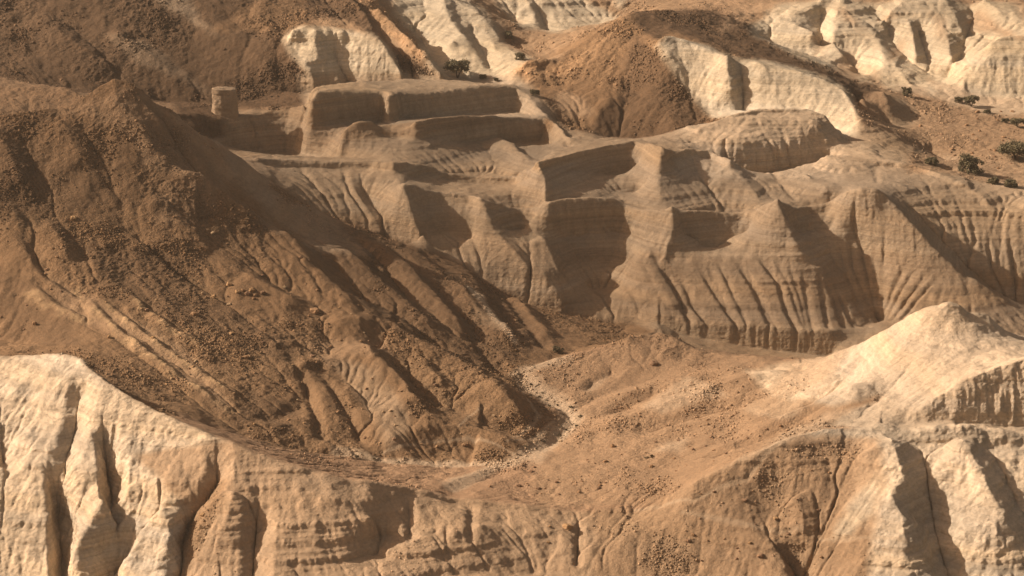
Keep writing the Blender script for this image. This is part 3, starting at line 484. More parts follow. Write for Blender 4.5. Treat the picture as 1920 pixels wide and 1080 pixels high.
for P in ([(90,520),(330,640),(440,760),(420,770),(330,700),(230,640),(120,590)],[(560,640),(720,632),(740,660),(600,680)],[(300,340),(420,380),(380,420),(300,420)]):
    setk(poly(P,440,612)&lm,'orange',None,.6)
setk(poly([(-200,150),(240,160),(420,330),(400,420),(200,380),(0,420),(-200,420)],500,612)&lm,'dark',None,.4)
# canyon wall tone
setk(poly([(640,395),(900,440),(1215,480),(1400,490),(1560,495),(1640,470),(1980,520),(1980,300),(1100,200),(480,290)],560,640)&(RG==2),'grey',None,.7)
setk(poly([(1215,600),(1230,618),(1560,680),(1660,610),(1560,615),(1400,612),(1300,605)],545,580)&(RG==2),'grey',None,.8)
# right hill and the gentle slope below it
setk(poly([(985,690),(1235,622),(1500,680),(1600,640),(1700,650),(1500,830),(1240,950),(1000,950),(1010,860),(1075,790)],430,530)&~fg,'orange','valley_floor',.75)
ph=poly([(1540,668),(1600,642),(1780,555),(2300,600),(2300,815),(1560,800),(1440,835),(1400,850),(1480,790),(1470,740)],430,530,False)&~fg; setk(ph,'orange','pale_hill')
for P in ([(1500,676),(1600,640),(1780,555),(2300,600),(2300,815),(1640,806),(1560,798),(1660,740),(1560,760),(1440,740),(1400,700)],[(1380,770),(1440,730),(1560,730),(1480,790)],[(1200,760),(1300,710),(1360,740),(1250,775)],[(1090,730),(1150,700),(1110,735)],[(1210,850),(1290,815),(1280,850)],[(1420,835),(1560,770),(1640,770),(1560,798)]):
    setk(poly(P,430,530)&~fg,'pale',None,.8 if P[0][0]>1450 else .3)
setk(poly([(1560,600),(1640,600),(1560,700),(1440,770),(1400,760)],430,530)&~fg,'orange',None,.5)
# foreground
setk(fg,'pale','foreground_ridge')
setk(fg&poly([(250,850),(420,830),(700,905),(1200,950),(1300,900),(1500,812),(1650,815),(1660,900),(1620,1090),(1700,1600),(150,1600),(330,1080),(350,960)]),'pink','foreground_ridge',.85)
setk(fg&poly([(1100,960),(1350,885),(1500,825),(1620,830),(1580,960),(1640,1000),(1560,1300),(1150,1300)]),'scree',None,.5)
setk(fg&poly([(335,1000),(400,900),(430,900),(380,1010),(350,1090)]),'scree',None,.7)
setk(fg&poly([(1560,1010),(1600,930),(1650,880),(1640,960),(1590,1010)]),'chalk',None,.7)
setk(fg&(PY>1300),'pink','near_slope',.5)
def blur2(G,r):
    for ax in (0,1):
        P=np.pad(G,[(r+1,r) if k==ax else (0,0) for k in range(G.ndim)],mode='edge').astype(np.float32).cumsum(ax,dtype=np.float64)
        G=((P[2*r+1:]-P[:-2*r-1]) if ax==0 else (P[:,2*r+1:]-P[:,:-2*r-1]))/(2*r+1)
    return G.astype(np.float32)
COL=blur2(COL,5); PAR=blur2(PAR,3)
pat=np.clip(.8+1.9*fbm(X/11+Y/25,Y/30-X/18,Z/12,4,87),.15,1.4); PAR[...,2]*=pat; COL*=(1+.16*np.clip(PAR[...,2],0,1)*(.9-pat))[...,None]
# pale gravel of the stream beds, trodden paths
BED=np.zeros(H.shape,np.float32); PATH=np.zeros(H.shape,np.float32)
for w,P in ((1.5,[(845,915),(870,900),(920,880),(960,868)]),(2.2,[(960,868),(1000,850),(1040,825),(1075,790),(1060,770),(1030,750),(1000,730),(975,705),(990,690),(1040,672)]),(1.2,[(640,853),(740,866),(850,872),(960,868)]),(1.6,[(1740,150),(1790,165),(1820,185),(1850,200)]),(1.0,[(965,640),(930,600),(880,540)])):
    BED=np.maximum(BED,paint(P,w))
CRAG=np.zeros(H.shape,np.float32)
for w,P in ((1.1,[(150,550),(230,630),(330,700),(425,768)]),(.8,[(185,560),(260,620),(350,680),(440,745)]),(.7,[(210,530),(300,600),(380,650)]),(1.3,[(60,545),(120,590),(150,600)])): CRAG=np.maximum(CRAG,paint(P,w,.7))
for w,P in ((.35,[(720,850),(800,830),(880,822),(940,838),(980,858)]),(.3,[(960,820),(1000,800),(1010,780),(990,750),(970,720)]),(.3,[(950,830),(1010,815),(1040,790)]),(.3,[(1280,960),(1400,985),(1520,1000),(1600,1008),(1700,1020),(1820,1060)]),(.35,[(1190,957),(1300,940),(1400,900),(1440,850),(1500,815)]),(.25,[(860,800),(880,780),(900,765)])):
    PATH=np.maximum(PATH,paint(P,w,.6))
setk_=0
bed=samp(BED)[...,None].astype(np.float32); path=samp(PATH)[...,None].astype(np.float32)
STREAM=(bed[...,0]>.45)&(RG==1)
COL=COL*(1-.75*bed)+np.array(KIND['silt'][0],np.float32)*.75*bed; COL=COL*(1-.45*path)+np.array(KIND['silt'][0],np.float32)*.45*path
PAR=PAR*(1-.6*path)
crag=samp(CRAG)[...,None].astype(np.float32)*np.clip(.6+1.5*fbm(X/2,Y/2,Z/2,2,301),0,1)[...,None]; COL=COL*(1-.7*crag)+np.array((.40,.27,.15),np.float32)*.7*crag; PAR[...,1]+=.5*crag[...,0]
# larger drifts of tone in the rock itself
tone=fbm(X/30,Y/30,Z/12,3,61)[...,None]; COL*=(1+.22*tone)
band=fbm(X/90,Y/90,Z/1.3,3,65); bandm=np.clip(PAR[...,0]/.3,0,1); COL*=(1+(.34*band*bandm))[...,None]
red=np.clip(fbm(X/60,Y/60,Z/2.4,2,69)*bandm,-1,1); COL[...,0]*=1+.10*red; COL[...,2]*=1-.16*red
# ---- relief detail on the surface ----
nx,ny,nz=normals(X,Y,Z); nx,ny,nz=[blur2(a.astype(np.float32),2) for a in (nx,ny,nz)]
steep=np.clip((1-nz-.10)/.30,0,1); ledge=steep*np.clip((nz-.15)/.2,0,1)
zl=Z+.35*fbm(X/14,Y/14,0*X,2,81)
lay=vnoise(0*X+3,X/60,zl/1.1,91)*.75+vnoise(0*X+9,X/40,zl/.5,92)*.3
lay=np.clip(lay*1.6,-1,1)*np.clip(.55+1.3*fbm(X/16,Y/16,Z/8,2,97),0,1.2)
big_=lambda X,Y,Z: fbm(X/6,Y/6,Z/6,2,64)
lump=fbm(X/3.2,Y/3.2,Z/3.2,5,51,.55); ridg=1-2*np.abs(fbm(X/2.4,Y/2.4,Z/5.0,3,57,.5)); scr=fbm(X/.75,Y/.75,Z/.75,2,55,.6)*(.55+1.2*np.clip(.3+fbm(X/12,Y/12,Z/12,2,53),0,1)); rw=np.clip(np.abs(ny)/(np.abs(nx)+np.abs(ny)+1e-3),0,1); wb_=.5*big_(X,Y,Z); rill=(1-2*np.abs(fbm(X/1.5+wb_,Y/18,Z/14,3,63,.6)))*rw+(1-2*np.abs(fbm(Y/1.5+wb_,X/18,Z/14,3,67,.6)))*(1-rw); fine=fbm(X/.8,Y/.8,Z/.6,3,71,.65); big=fbm(X/9,Y/9,Z/9,3,59)
d=PAR[...,0]*ledge*lay+PAR[...,1]*(lump*.9+steep*ridg*.42+big*.6)+steep*np.clip(1-PAR[...,2],0,1)*(rill*(.20+.22*np.clip((.5-nz)/.3,0,1))*np.clip(PAR[...,1]/.3,0,1.3))+fine*.10*np.clip(1-PAR[...,2],0,1)*(.35+steep)+PAR[...,2]*(np.clip(scr-.05,-.2,1)*.24+lump*.26)
d=d*np.clip(.45+nz/.5,0,1)
stain=fbm(X/1.1,Y/1.1,Z/10,3,401); COL*=(1+.30*stain*np.clip((.6-nz)/.4,0,1)*np.clip(PAR[...,0]/.2,0,1))[...,None]
d=d.astype(np.float64)*np.clip(1-(Y-820)/60,0,1)*(Y/560)**.5
X+=nx*d; Y+=ny*d; Z+=nz*d*.9
# ---- skirts: ground towards the viewer and to the horizon ----
xs,ys,zs,cs=[X],[Y],[Z],[COL]
def extend(top,yy,zz):
    a=CA[None,:]; Yr=np.full((1,NCOL),yy); return a*Yr,Yr,zz
near=[(338,-1.5),(300,-12),(220,-25),(120,-36),(20,-40)]
for yy,dz in near:
    a,b,_=extend(0,yy,0); xs.insert(0,a); ys.insert(0,b); zs.insert(0,Z[0:1]+dz); cs.insert(0,COL[0:1])
for yy,dz in ((960,4),(1150,18),(1500,30),(2200,40),(3500,30),(6000,0),(12000,-60)):
    a,b,_=extend(0,yy,0); xs.append(a); ys.append(b); zs.append(Z[-1:]+dz+6*np.sin(CA[None,:]*40+yy)*0); cs.append(COL[-1:])
nn=len(near)
X=np.vstack(xs);Y=np.vstack(ys);Z=np.vstack(zs);COL=np.concatenate(cs,0)
PARF=np.concatenate([PAR[:1]]*nn+[PAR]+[PAR[-1:]]*7,0)
RG=np.concatenate([np.full((nn,NCOL),11,np.int8),RG]+[RG[-1:]]*7,0); STREAM=np.concatenate([STREAM[:1]]*nn+[STREAM]+[STREAM[-1:]]*7,0)
RG[:nn+1]=11
R_,C_=X.shape
co=np.stack([X,Y,Z],-1).reshape(-1,3).astype(np.float32)
NX,NY,NZ=normals(X,Y,Z); sgn=-1.0 if NZ.mean()<0 else 1.0; NRM=np.stack([NX*sgn,NY*sgn,NZ*sgn],-1).reshape(-1,3).astype(np.float32)
# ---- materials ----
def mat(name): m=bpy.data.materials.new(name); m.use_nodes=True; return m,m.node_tree.nodes,m.node_tree.links,m.node_tree.nodes['Principled BSDF']
def rock_material():
    m,n,l,b=mat('weathered_rock')
    at=n.new('ShaderNodeAttribute'); at.attribute_name='albedo'; kd=n.new('ShaderNodeAttribute'); kd.attribute_name='kind'
    sep=n.new('ShaderNodeSeparateColor'); l.new(kd.outputs['Color'],sep.inputs[0])
    tc=n.new('ShaderNodeTexCoord')
    def noise(sc,det,ro=.6):
        x=n.new('ShaderNodeTexNoise'); x.inputs['Scale'].default_value=sc; x.inputs['Detail'].default_value=det; x.inputs['Roughness'].default_value=ro; l.new(tc.outputs['Object'],x.inputs['Vector']); return x
    def math_(op,a,bb,c=None):
        x=n.new('ShaderNodeMath'); x.operation=op
        for k,v in enumerate((a,bb,c)):
            if v is None: continue
            if isinstance(v,(int,float)): x.inputs[k].default_value=v
            else: l.new(v,x.inputs[k])
        return x.outputs[0]
    n1=noise(1.6,5,.7); n2=noise(.35,4)
    # thin bedding planes: noise squashed along the vertical
    mp=n.new('ShaderNodeMapping'); mp.inputs['Scale'].default_value=(.05,.05,2.6); l.new(tc.outputs['Object'],mp.inputs[0])
    bd=n.new('ShaderNodeTexNoise'); bd.inputs['Scale'].default_value=1.0; bd.inputs['Detail'].default_value=4; bd.inputs['Distortion'].default_value=.15; l.new(mp.outputs[0],bd.inputs['Vector'])
    vo=n.new('ShaderNodeTexVoronoi'); vo.inputs['Scale'].default_value=2.4; l.new(tc.outputs['Object'],vo.inputs['Vector'])
    # value = 1 + grain + beds*ledges + stones*scree
    g=math_('MULTIPLY_ADD',math_('SUBTRACT',n1.outputs[0],.5),.75,1.0)
    g=math_('MULTIPLY_ADD',math_('SUBTRACT',n2.outputs[0],.5),.30,g)
    g=math_('ADD',g,math_('MULTIPLY',math_('MULTIPLY',math_('SUBTRACT',bd.outputs[0],.5),sep.outputs[0]),1.1))
    sc=n.new('ShaderNodeSeparateColor'); l.new(vo.outputs['Color'],sc.inputs[0])
    st=math_('MULTIPLY',math_('SUBTRACT',sc.outputs[0],.45),sep.outputs[2]); g=math_('MULTIPLY_ADD',st,.42,g)
    vm=n.new('ShaderNodeVectorMath'); vm.operation='SCALE'; l.new(at.outputs['Color'],vm.inputs[0]); l.new(g,vm.inputs['Scale'])
    l.new(vm.outputs[0],b.inputs['Base Color']); b.inputs['Roughness'].default_value=.95; b.inputs['Specular IOR Level'].default_value=.12
    n3=noise(2.6,6,.75); bp=n.new('ShaderNodeBump'); bp.inputs['Distance'].default_value=.26; bp.inputs['Strength'].default_value=.9
    h=math_('ADD',n3.outputs[0],math_('MULTIPLY',vo.outputs['Distance'],math_('MULTIPLY',sep.outputs[2],-.5))); h=math_('ADD',h,math_('MULTIPLY',bd.outputs[0],sep.outputs[0]))
    l.new(h,bp.inputs['Height']); l.new(bp.outputs[0],b.inputs['Normal'])
    return m
ROCK=rock_material()
def set_attrs(me,col,par,nrm=None):
    a=me.color_attributes.new('albedo','FLOAT_COLOR','POINT'); a.data.foreach_set('color',np.hstack([col,np.ones((len(col),1))]).astype(np.float32).ravel())
    p=par.copy(); p[:,0]=np.clip(p[:,0]/.35,0,1); p[:,1]=np.clip(p[:,1],0,1); p[:,2]=np.clip(p[:,2],0,1)
    a=me.color_attributes.new('kind','FLOAT_COLOR','POINT'); a.data.foreach_set('color',np.hstack([p,np.ones((len(p),1))]).astype(np.float32).ravel())
def grid_part(name,fm,label):
    fi,fj=np.nonzero(fm); v00=fi*C_+fj; q=np.stack([v00,v00+1,v00+C_+1,v00+C_],-1)
    used,inv=np.unique(q.ravel(),return_inverse=True); me=bpy.data.meshes.new(name)
    me.vertices.add(len(used)); me.vertices.foreach_set('co',co[used].ravel()); me.loops.add(len(inv)); me.loops.foreach_set('vertex_index',inv.astype(np.int32))
    me.polygons.add(len(q)); me.polygons.foreach_set('loop_start',np.arange(len(q),dtype=np.int32)*4); me.polygons.foreach_set('loop_total',np.full(len(q),4,np.int32))
    me.polygons.foreach_set('use_smooth',np.ones(len(q),bool)); me.update()
    set_attrs(me,COL.reshape(-1,3)[used],PARF.reshape(-1,3)[used]); me.materials.append(ROCK)
    me.normals_split_custom_set_from_vertices(NRM[used])
    o=bpy.data.objects.new(name,me); scene.collection.objects.link(o); o['kind']='structure'; o['label']=label; return o
FRG=RG[:-1,:-1]; FST=STREAM[:-1,:-1]
LAB={'foreground_ridge':'pale eroded ridge with gullied cliffs across the bottom of the view','valley_floor':'stony brown valley floor behind the foreground ridge','canyon_cliff':'banded tan canyon wall cut by gullies','debris_hillside':'brown debris-covered hillside sloping down to the dry stream','pale_hill':'bright pale hill rising at the right edge','mesa':'flat-topped mesas with shaded walls','chalk_outcrop':'cream chalk outcrops standing out of the brown hills','brown_hill':'dark brown pointed hill behind the mesas','far_hillside':'dark rocky hillside at the top left','white_badlands':'white badland spurs at the top right','desert_flat':'orange desert flat with scattered trees','near_slope':'slope falling away below the viewer'}
for k,nm in enumerate(NAMES):
    fm=(FRG==k)&~FST
    if fm.any(): grid_part(nm,fm,LAB[nm])
if FST.any(): grid_part('dry_streambed',FST,'pale winding bed of the dry stream')
# ---- where things stand ----
del xs,ys,zs,cs
Rn=slice(nn,nn+NROW); PXF,PYF=proj((X/Y)[Rn],Y[Rn],Z[Rn]); VISF=np.minimum.accumulate(PYF,0)
def ground(px,py):
    j=int(np.argmin(np.abs(PXF[NROW//2]-px)))
    for _ in range(4):
        i=int(np.clip(np.searchsorted(-VISF[:,j],-py),1,NROW-1)); e=(px-PXF[i,j])/4614.
        j=int(np.clip(np.searchsorted(CA,CA[j]+e),0,NCOL-1))
    return float(X[nn+i,j]),float(Y[nn+i,j]),float(Z[nn+i,j])
def zground(x,y):
    a=x/y; j=int(np.clip(np.searchsorted(CA,a),1,NCOL-1)); i=int(np.clip(np.searchsorted(Y[Rn][:,j],y),1,NROW-1)); return float(Z[nn+i,j])
# ---------------- things standing on the ground ----------------
rnd=random.Random(7)
def leaf_mat(name,c):
    m,n,l,b=mat(name); tc=n.new('ShaderNodeTexCoord'); x=n.new('ShaderNodeTexNoise'); x.inputs['Scale'].default_value=1.3; l.new(tc.outputs['Object'],x.inputs['Vector'])
    r=n.new('ShaderNodeValToRGB'); r.color_ramp.elements[0].position=.35; r.color_ramp.elements[0].color=(c[0]*.6,c[1]*.6,c[2]*.6,1); r.color_ramp.elements[1].position=.7; r.color_ramp.elements[1].color=(c[0]*1.4,c[1]*1.3,c[2]*1.2,1)
    l.new(x.outputs[0],r.inputs[0]); l.new(r.outputs[0],b.inputs['Base Color']); b.inputs['Roughness'].default_value=.8; return m
LEAF=leaf_mat('acacia_leaves',(.13,.11,.055)); DRYLEAF=leaf_mat('dry_shrub_leaves',(.14,.115,.06)); BARK=leaf_mat('bark',(.09,.06,.04))
def mesh_obj(name,v,f,m,parent=None,smooth=False):
    me=bpy.data.meshes.new(name); me.from_pydata(v,[],f); me.materials.append(m); me.update()
    if smooth: me.polygons.foreach_set('use_smooth',[True]*len(f))
    o=bpy.data.objects.new(name,me); scene.collection.objects.link(o)
    if parent: o.parent=parent
    return o
def limb(v,f,a,b,ra,rb,n=6):
    a=Vector(a);b=Vector(b);d=(b-a).normalized(); u=d.orthogonal().normalized(); w=d.cross(u); k=len(v)
    for p,r in ((a,ra),(b,rb)):
        for i in range(n):
            t=2*math.pi*i/n; q=p+u*math.cos(t)*r+w*math.sin(t)*r; v.append(tuple(q))
    for i in range(n): f.append((k+i,k+(i+1)%n,k+n+(i+1)%n,k+n+i))
def tree(name,w,h,flat,loc,label,cat,group,m=LEAF,dens=1.0):
    root=bpy.data.objects.new(name,None); scene.collection.objects.link(root); root.location=loc; root.empty_display_size=.5
    root['label']=label; root['category']=cat; root['group']=group
    v,f=[],[]; cl=[]; nt=rnd.randint(2,3)
    for t in range(nt):
        a=rnd.uniform(0,6.28); b0=Vector((rnd.uniform(-.15,.15),rnd.uniform(-.15,.15),-.25)); k=Vector((math.cos(a)*w*.12,math.sin(a)*w*.12,h*.38)); limb(v,f,b0,k,w*.035,w*.022)
        for q in range(4):
            a2=a+rnd.uniform(-1.3,1.3); e=Vector((math.cos(a2)*w*rnd.uniform(.2,.42),math.sin(a2)*w*rnd.uniform(.2,.42),h*rnd.uniform(.6,.92))); limb(v,f,k,e,w*.018,w*.006); cl.append(e)
            e2=e+Vector((rnd.uniform(-1,1)*w*.14,rnd.uniform(-1,1)*w*.14,h*.04)); limb(v,f,e,e2,w*.007,w*.003,4); cl.append(e2)
    mesh_obj('trunk',v,f,BARK,root)
    v,f=[],[]
    for k in range(int(w*5)+8):
        a=rnd.uniform(0,6.28); r=w*.46*math.sqrt(rnd.random()); cl.append(Vector((math.cos(a)*r,math.sin(a)*r,h*(rnd.uniform(.30 if not flat else .5,.95)-(.22 if not flat else .08)*(r/(w*.5))**2*(1 if flat else 2)))))
    for c in cl:
        R=w*rnd.uniform(.08,.15)
        for q in range(int(70*dens)):
            d=Vector((rnd.gauss(0,1),rnd.gauss(0,1),rnd.gauss(0,.55 if flat else .8))).normalized()*R*rnd.uniform(.35,1.1); p=c+d
            if p.z<0.05: continue
            s=rnd.uniform(.10,.22)*(w/5)**.5; u=Vector((rnd.gauss(0,1),rnd.gauss(0,1),rnd.gauss(0,1))).normalized(); t=u.orthogonal().normalized()
            k=len(v); v+= [tuple(p-u*s),tuple(p+t*s*.7),tuple(p+u*s),tuple(p-t*s*.7)]; f.append((k,k+1,k+2,k+3))
    mesh_obj('crown',v,f,m,root); return root
G1='acacias and shrubs of the desert'
TREES=[('acacia_tree',858,146,7.0,4.6,1,'dark green spreading acacia at the foot of the cream chalk dome'),
('acacia_tree',1820,325,6.6,4.4,0,'round dark acacia on the near edge of the orange flat'),
('acacia_tree',1905,300,9.0,4.2,1,'widest flat-topped acacia, cut by the right edge of the view'),
('acacia_tree',1820,200,4.6,2.8,1,'small flat-topped acacia on the pale wash below the white badlands'),
('acacia_tree',1700,180,2.8,2.4,0,'lone little acacia just right of the white badland spur foot'),
('acacia_tree',1908,238,4.4,2.2,1,'low acacia with a flat crown on the orange flat near the right edge'),
('acacia_tree',953,72,2.8,2.2,0,'small acacia in the brown hollow right of the chalk dome'),
('desert_shrub',1795,192,2.6,1.3,0,'low shrub just left of the small flat-topped acacia'),
('desert_shrub',1884,230,2.2,1.1,0,'low shrub left of the acacia near the right edge'),
('desert_shrub',1850,212,2.0,.9,0,'low dark shrub below the pale wash'),
('desert_shrub',975,112,3.0,1.6,0,'grey-green shrub between the chalk dome and the rocky knob'),
('desert_shrub',928,152,1.6,.9,0,'shrub at the right-hand foot of the chalk dome'),
('desert_shrub',905,148,2.2,1.1,0,'shrub right beside the spreading acacia'),
('desert_shrub',1046,662,2.4,1.3,0,'grey shrub beside the upper dry streambed'),
('desert_shrub',1860,345,3.2,1.5,0,'broad dark shrub below the round acacia'),
('desert_shrub',1895,350,3.6,1.6,0,'broad dark shrub at the right edge below the acacias'),
('desert_shrub',1745,308,3.4,1.5,0,'dark shrub in the shade left of the round acacia'),
('desert_shrub',1000,178,3.0,1.2,0,'olive shrub below the rocky knob'),]
for nm,px,py,w,h,flat,lb in TREES:
    x,y,z=ground(px,py); tree(nm,w,h,flat,(x,y,z),lb,'tree' if nm=='acacia_tree' else 'shrub',G1 if nm=='acacia_tree' else 'shrubs of the desert',LEAF if 'grey' not in lb else DRYLEAF,1.0)
# tiny bushes along the stream: copies of one
proto=None
for k,(px,py) in enumerate([(668,858),(745,868),(935,865),(985,838),(1005,842),(1020,830),(1000,790),(1010,745),(1022,752),(1045,762),(1055,778),(1080,800),(1086,782),(995,722),(1030,762),(1068,765),(1048,818),(1062,808),(975,855),(1210,860),(1222,858),(662,852),(700,862),(1015,738)]):
    x,y,z=ground(px,py)
    if proto is None:
        proto=tree('stream_bush',.9,.45,0,(x,y,z),'small dry bush beside the pale dry streambed','bush','dry bushes along the streambed',DRYLEAF,.5); continue
    c=proto.copy(); scene.collection.objects.link(c); c.location=(x,y,z); c.rotation_euler.z=k*1.7; s_=.45+.45*rnd.random(); c.scale=(s_,s_,s_)
    for ch in list(proto.children): d_=ch.copy(); scene.collection.objects.link(d_); d_.parent=c
# rock tower on the wall left of the mesa
def rock_tower():
    n,m_=64,60; v=[];x0,y0,z0=ground(419,220); y0+=3; z0=zground(x0,y0)-1.2; k=(y0*cP-z0*sP)/FPX
    hw=24*k; hh=(219-174)*k/cP+1.5
    for i in range(m_+1):
        t=i/m_; 
        for j in range(n):
            a=2*math.pi*j/n; r=hw*(1.05-.12*t); ex=2.6; c,s=math.cos(a),math.sin(a); rr=r/((abs(c)**ex+abs(s)**ex)**(1/ex))
            v.append((c*rr*1.0,s*rr*.85,t*hh))
    V=np.array(v); nz_=fbm(V[:,0]/1.4,V[:,1]/1.4,V[:,2]/2.2+7,4,5)*.6+vnoise(0*V[:,0],V[:,1]/30,V[:,2]/.55+3,6)*.06+vnoise(0*V[:,0]+4,V[:,0]/30,V[:,2]/.22+3,8)*.02
    L=np.hypot(V[:,0],V[:,1])[:,None]; V[:,:2]*=(1+nz_[:,None]/L); V[:,2]+=np.where(V[:,2]>hh-.01,fbm(V[:,0],V[:,1],0*V[:,0],3,2)*.4,0)
    v=[tuple(p) for p in V]; f=[(i*n+j,i*n+(j+1)%n,(i+1)*n+(j+1)%n,(i+1)*n+j) for i in range(m_) for j in range(n)]
    prev=m_*n
    for sc_ in (.75,.5,.25):
        k0=len(v)
        for j in range(n):
            p=V[m_*n+j]; v.append((p[0]*sc_,p[1]*sc_,hh+.12*(1-sc_)+.15*rnd.uniform(-1,1)))
        f+=[(prev+j,prev+(j+1)%n,k0+(j+1)%n,k0+j) for j in range(n)]; prev=k0
    v.append((0,0,hh+.2)); f+=[(prev+j,prev+(j+1)%n,len(v)-1) for j in range(n)]
    o=mesh_obj('rock_tower',v,f,ROCK,None,True); o.location=(x0,y0,z0)
    N_=len(v); set_attrs(o.data,np.tile(np.array([[.34,.25,.17]],np.float32),(N_,1)),np.tile(np.array([[.12,.4,0]],np.float32),(N_,1)))
    o['label']='free-standing square rock tower on the low wall left of the mesa'; o['category']='rock tower'
rock_tower()
# boulders
def boulder_mesh(name,seed,col):
    n=10; v=[];f=[]
    import bmesh
    bm=bmesh.new(); bmesh.ops.create_icosphere(bm,subdivisions=3,radius=1.0)
    P=np.array([list(q.co) for q in bm.verts]); P=np.sign(P)*np.abs(P)**.75
    r=1+fbm(P[:,0]*.9+seed*5,P[:,1]*.9,P[:,2]*.9,4,seed)*.75; P*=r[:,None]; P[:,2]*=.72
    for q,p in zip(bm.verts,P): q.co=p
    me=bpy.data.meshes.new(name); bm.to_mesh(me); bm.free(); me.materials.append(ROCK)
    k=len(P); set_attrs(me,np.tile(np.array([col],np.float32),(k,1)),np.tile(np.array([[0,.4,.2]],np.float32),(k,1))); return me
BM=[boulder_mesh('boulder',k+1,c) for k,c in enumerate([(.40,.25,.13),(.33,.20,.11),(.27,.165,.10),(.46,.32,.19),(.25,.155,.095)])]
def boulder(px,py,s,label,group=None,kind=0,sink=.25):
    x,y,z=ground(px,py); o=bpy.data.objects.new('boulder',BM[kind]); scene.collection.objects.link(o); o.location=(x,y,z+s*sink)
    o.rotation_euler=(rnd.uniform(-.3,.3),rnd.uniform(-.3,.3),rnd.uniform(0,6.28)); o.scale=(s*rnd.uniform(.85,1.25),s*rnd.uniform(.8,1.1),s*rnd.uniform(.7,1.1))
    o['label']=label; o['category']='boulder'
    if group: o['group']=group
boulder(137,411,.75,'orange boulder alone high on the left debris hillside',None,0)
boulder(590,585,.95,'large block with a dark shadow side below the upper spur of the hillside',None,1)
boulder(430,535,.7,'boulder at the left end of the short row of blocks under the hillside bench',None,0)
boulder(362,590,.7,'flat brown boulder left of the row of blocks on the hillside',None,1)
boulder(1224,683,.75,'dark brown boulder on the gentle orange slope below its rounded crest',None,4)
boulder(1063,989,.85,'tan block lying at the foot of the low foreground cliff',None,0)
boulder(1030,988,.3,'small stone left of the tan block under the foreground cliff',None,0)
boulder(1028,1018,.28,'small stone below the tan block under the foreground cliff',None,0)
boulder(1150,838,.5,'brown boulder on the slope right of the streambed bend',None,1)
boulder(1133,866,.45,'brown boulder beside the faint track right of the stream',None,1)
boulder(1051,829,.4,'pale boulder on the right bank of the stream bend',None,3)
boulder(1395,939,.4,'dark stone in the upper gully of the foreground fan',None,4)
boulder(1426,1043,.5,'dark stone low on the foreground fan',None,4)
boulder(1290,1015,.45,'dark stone at the left side of the foreground fan',None,4)
boulder(1453,973,.5,'orange stone in the middle gully of the foreground fan',None,0)
boulder(380,967,.5,'orange rock on the brown gully floor of the left foreground cliff',None,0)
for k,(px,py,s) in enumerate([(445,548,.55),(455,545,.5),(463,552,.55),(472,546,.6),(478,555,.45),(492,550,.55),(398,556,.5)]):
    boulder(px,py,s,'block in the short row under the hillside bench','blocks in a row under the hillside bench',k%3)
def scatter(n,P,y0,y1,label,group,smin,smax,kinds,cond=None):
    xs=[p[0] for p in P]; ys=[p[1] for p in P]; c=0
    while c<n:
        px=rnd.uniform(min(xs),max(xs)); py=rnd.uniform(min(ys),max(ys))
        if not inpoly(np.array([px]),np.array([py]),P)[0]: continue
        boulder(px,py,smin+(smax-smin)*rnd.random()**2.5,label,group,rnd.choice(kinds)); c+=1
scatter(110,[(40,420),(300,400),(560,470),(700,600),(900,720),(960,850),(740,850),(480,800),(330,750),(180,660),(30,620)],440,600,'small tan boulder strewn over the brown debris hillside','boulders strewn over the debris hillside',.2,.55,[0,1,1,2,3])
scatter(60,[(880,900),(1100,850),(1400,790),(1500,790),(1290,890),(1180,945),(950,935)],430,520,'small rust-brown boulder on the valley floor behind the foreground rim','boulders on the valley floor',.16,.42,[1,1,4,2])
scatter(40,[(1240,960),(1350,890),(1500,840),(1600,850),(1560,1000),(1600,1070),(1200,1070)],410,445,'small brown stone on the fan below the foreground rim','stones on the foreground fan',.14,.34,[1,2,4,0])
scatter(35,[(1700,200),(1900,210),(1900,330),(1800,300),(1720,240)],600,700,'small rust boulder on the orange desert flat','boulders on the orange flat',.25,.6,[1,4,1,2])
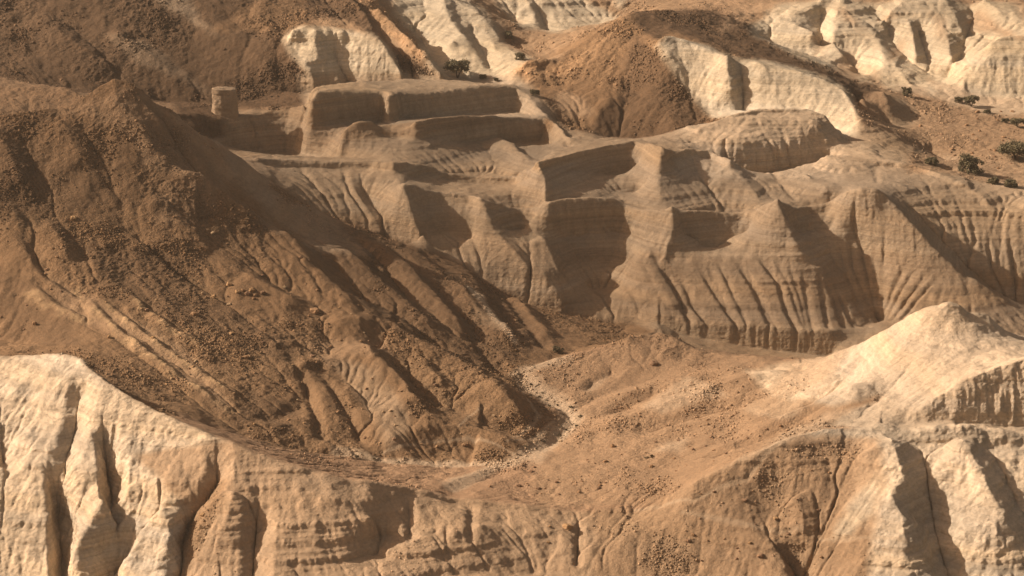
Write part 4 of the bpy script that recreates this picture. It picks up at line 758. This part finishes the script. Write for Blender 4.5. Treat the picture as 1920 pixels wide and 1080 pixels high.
# rubble nobody could count
def rubble():
    Xr,Yr,Zr=X[Rn],Y[Rn],Z[Rn]; g=np.random.default_rng(5)
    w=np.clip(PAR[...,2]-.2,0,1)*np.clip(.25+fbm(Xr/9,Yr/9,Zr/9,3,201)*2.2,0.03,1.2)**2; w=w*(PYF<1100)*(PYF>-30)*(PXF>-60)*(PXF<1980)*(PYF<=VISF+.5)
    w=w.ravel(); w/=w.sum(); n=60000; idx=g.choice(len(w),n,p=w)
    c=np.stack([Xr.ravel()[idx],Yr.ravel()[idx],Zr.ravel()[idx]],-1)+g.uniform(-.12,.12,(n,3)); s=(.065+.24*g.random(n)**4)*(Yr.ravel()[idx]/560)
    cube=np.array([(-1,-1,-1),(1,-1,-1),(1,1,-1),(-1,1,-1),(-.7,-.7,1),(.7,-.7,1),(.7,.7,1),(-.7,.7,1)],float)*.8
    V=cube[None]*g.uniform(.6,1.3,(n,8,1))*np.stack([g.uniform(.7,1.4,n),g.uniform(.7,1.4,n),g.uniform(.5,.95,n)],-1)[:,None,:]
    a=g.uniform(0,6.28,n); ca_,sa=np.cos(a)[:,None],np.sin(a)[:,None]; V=np.stack([V[...,0]*ca_-V[...,1]*sa,V[...,0]*sa+V[...,1]*ca_,V[...,2]],-1)
    V=V*s[:,None,None]+c[:,None,:]; F=np.array([(0,3,2,1),(4,5,6,7),(0,1,5,4),(1,2,6,5),(2,3,7,6),(3,0,4,7)])
    q=(F[None]+np.arange(n)[:,None,None]*8).reshape(-1,4); me=bpy.data.meshes.new('rubble')
    me.vertices.add(n*8); me.vertices.foreach_set('co',V.reshape(-1).astype(np.float32)); me.loops.add(q.size); me.loops.foreach_set('vertex_index',q.ravel().astype(np.int32))
    me.polygons.add(len(q)); me.polygons.foreach_set('loop_start',np.arange(len(q),dtype=np.int32)*4); me.polygons.foreach_set('loop_total',np.full(len(q),4,np.int32)); me.update()
    base=COL[Rn].reshape(-1,3)[idx]; col=base*g.uniform(.7,1.7,(n,1)); col=np.repeat(col,8,0)
    set_attrs(me,col.astype(np.float32),np.zeros((n*8,3),np.float32)); me.materials.append(ROCK)
    o=bpy.data.objects.new('rubble',me); scene.collection.objects.link(o); o['kind']='stuff'; o['label']='loose brown rubble scattered over the hillsides'; o['category']='rubble'
rubble()
build_haze()
build_shade_cloud()
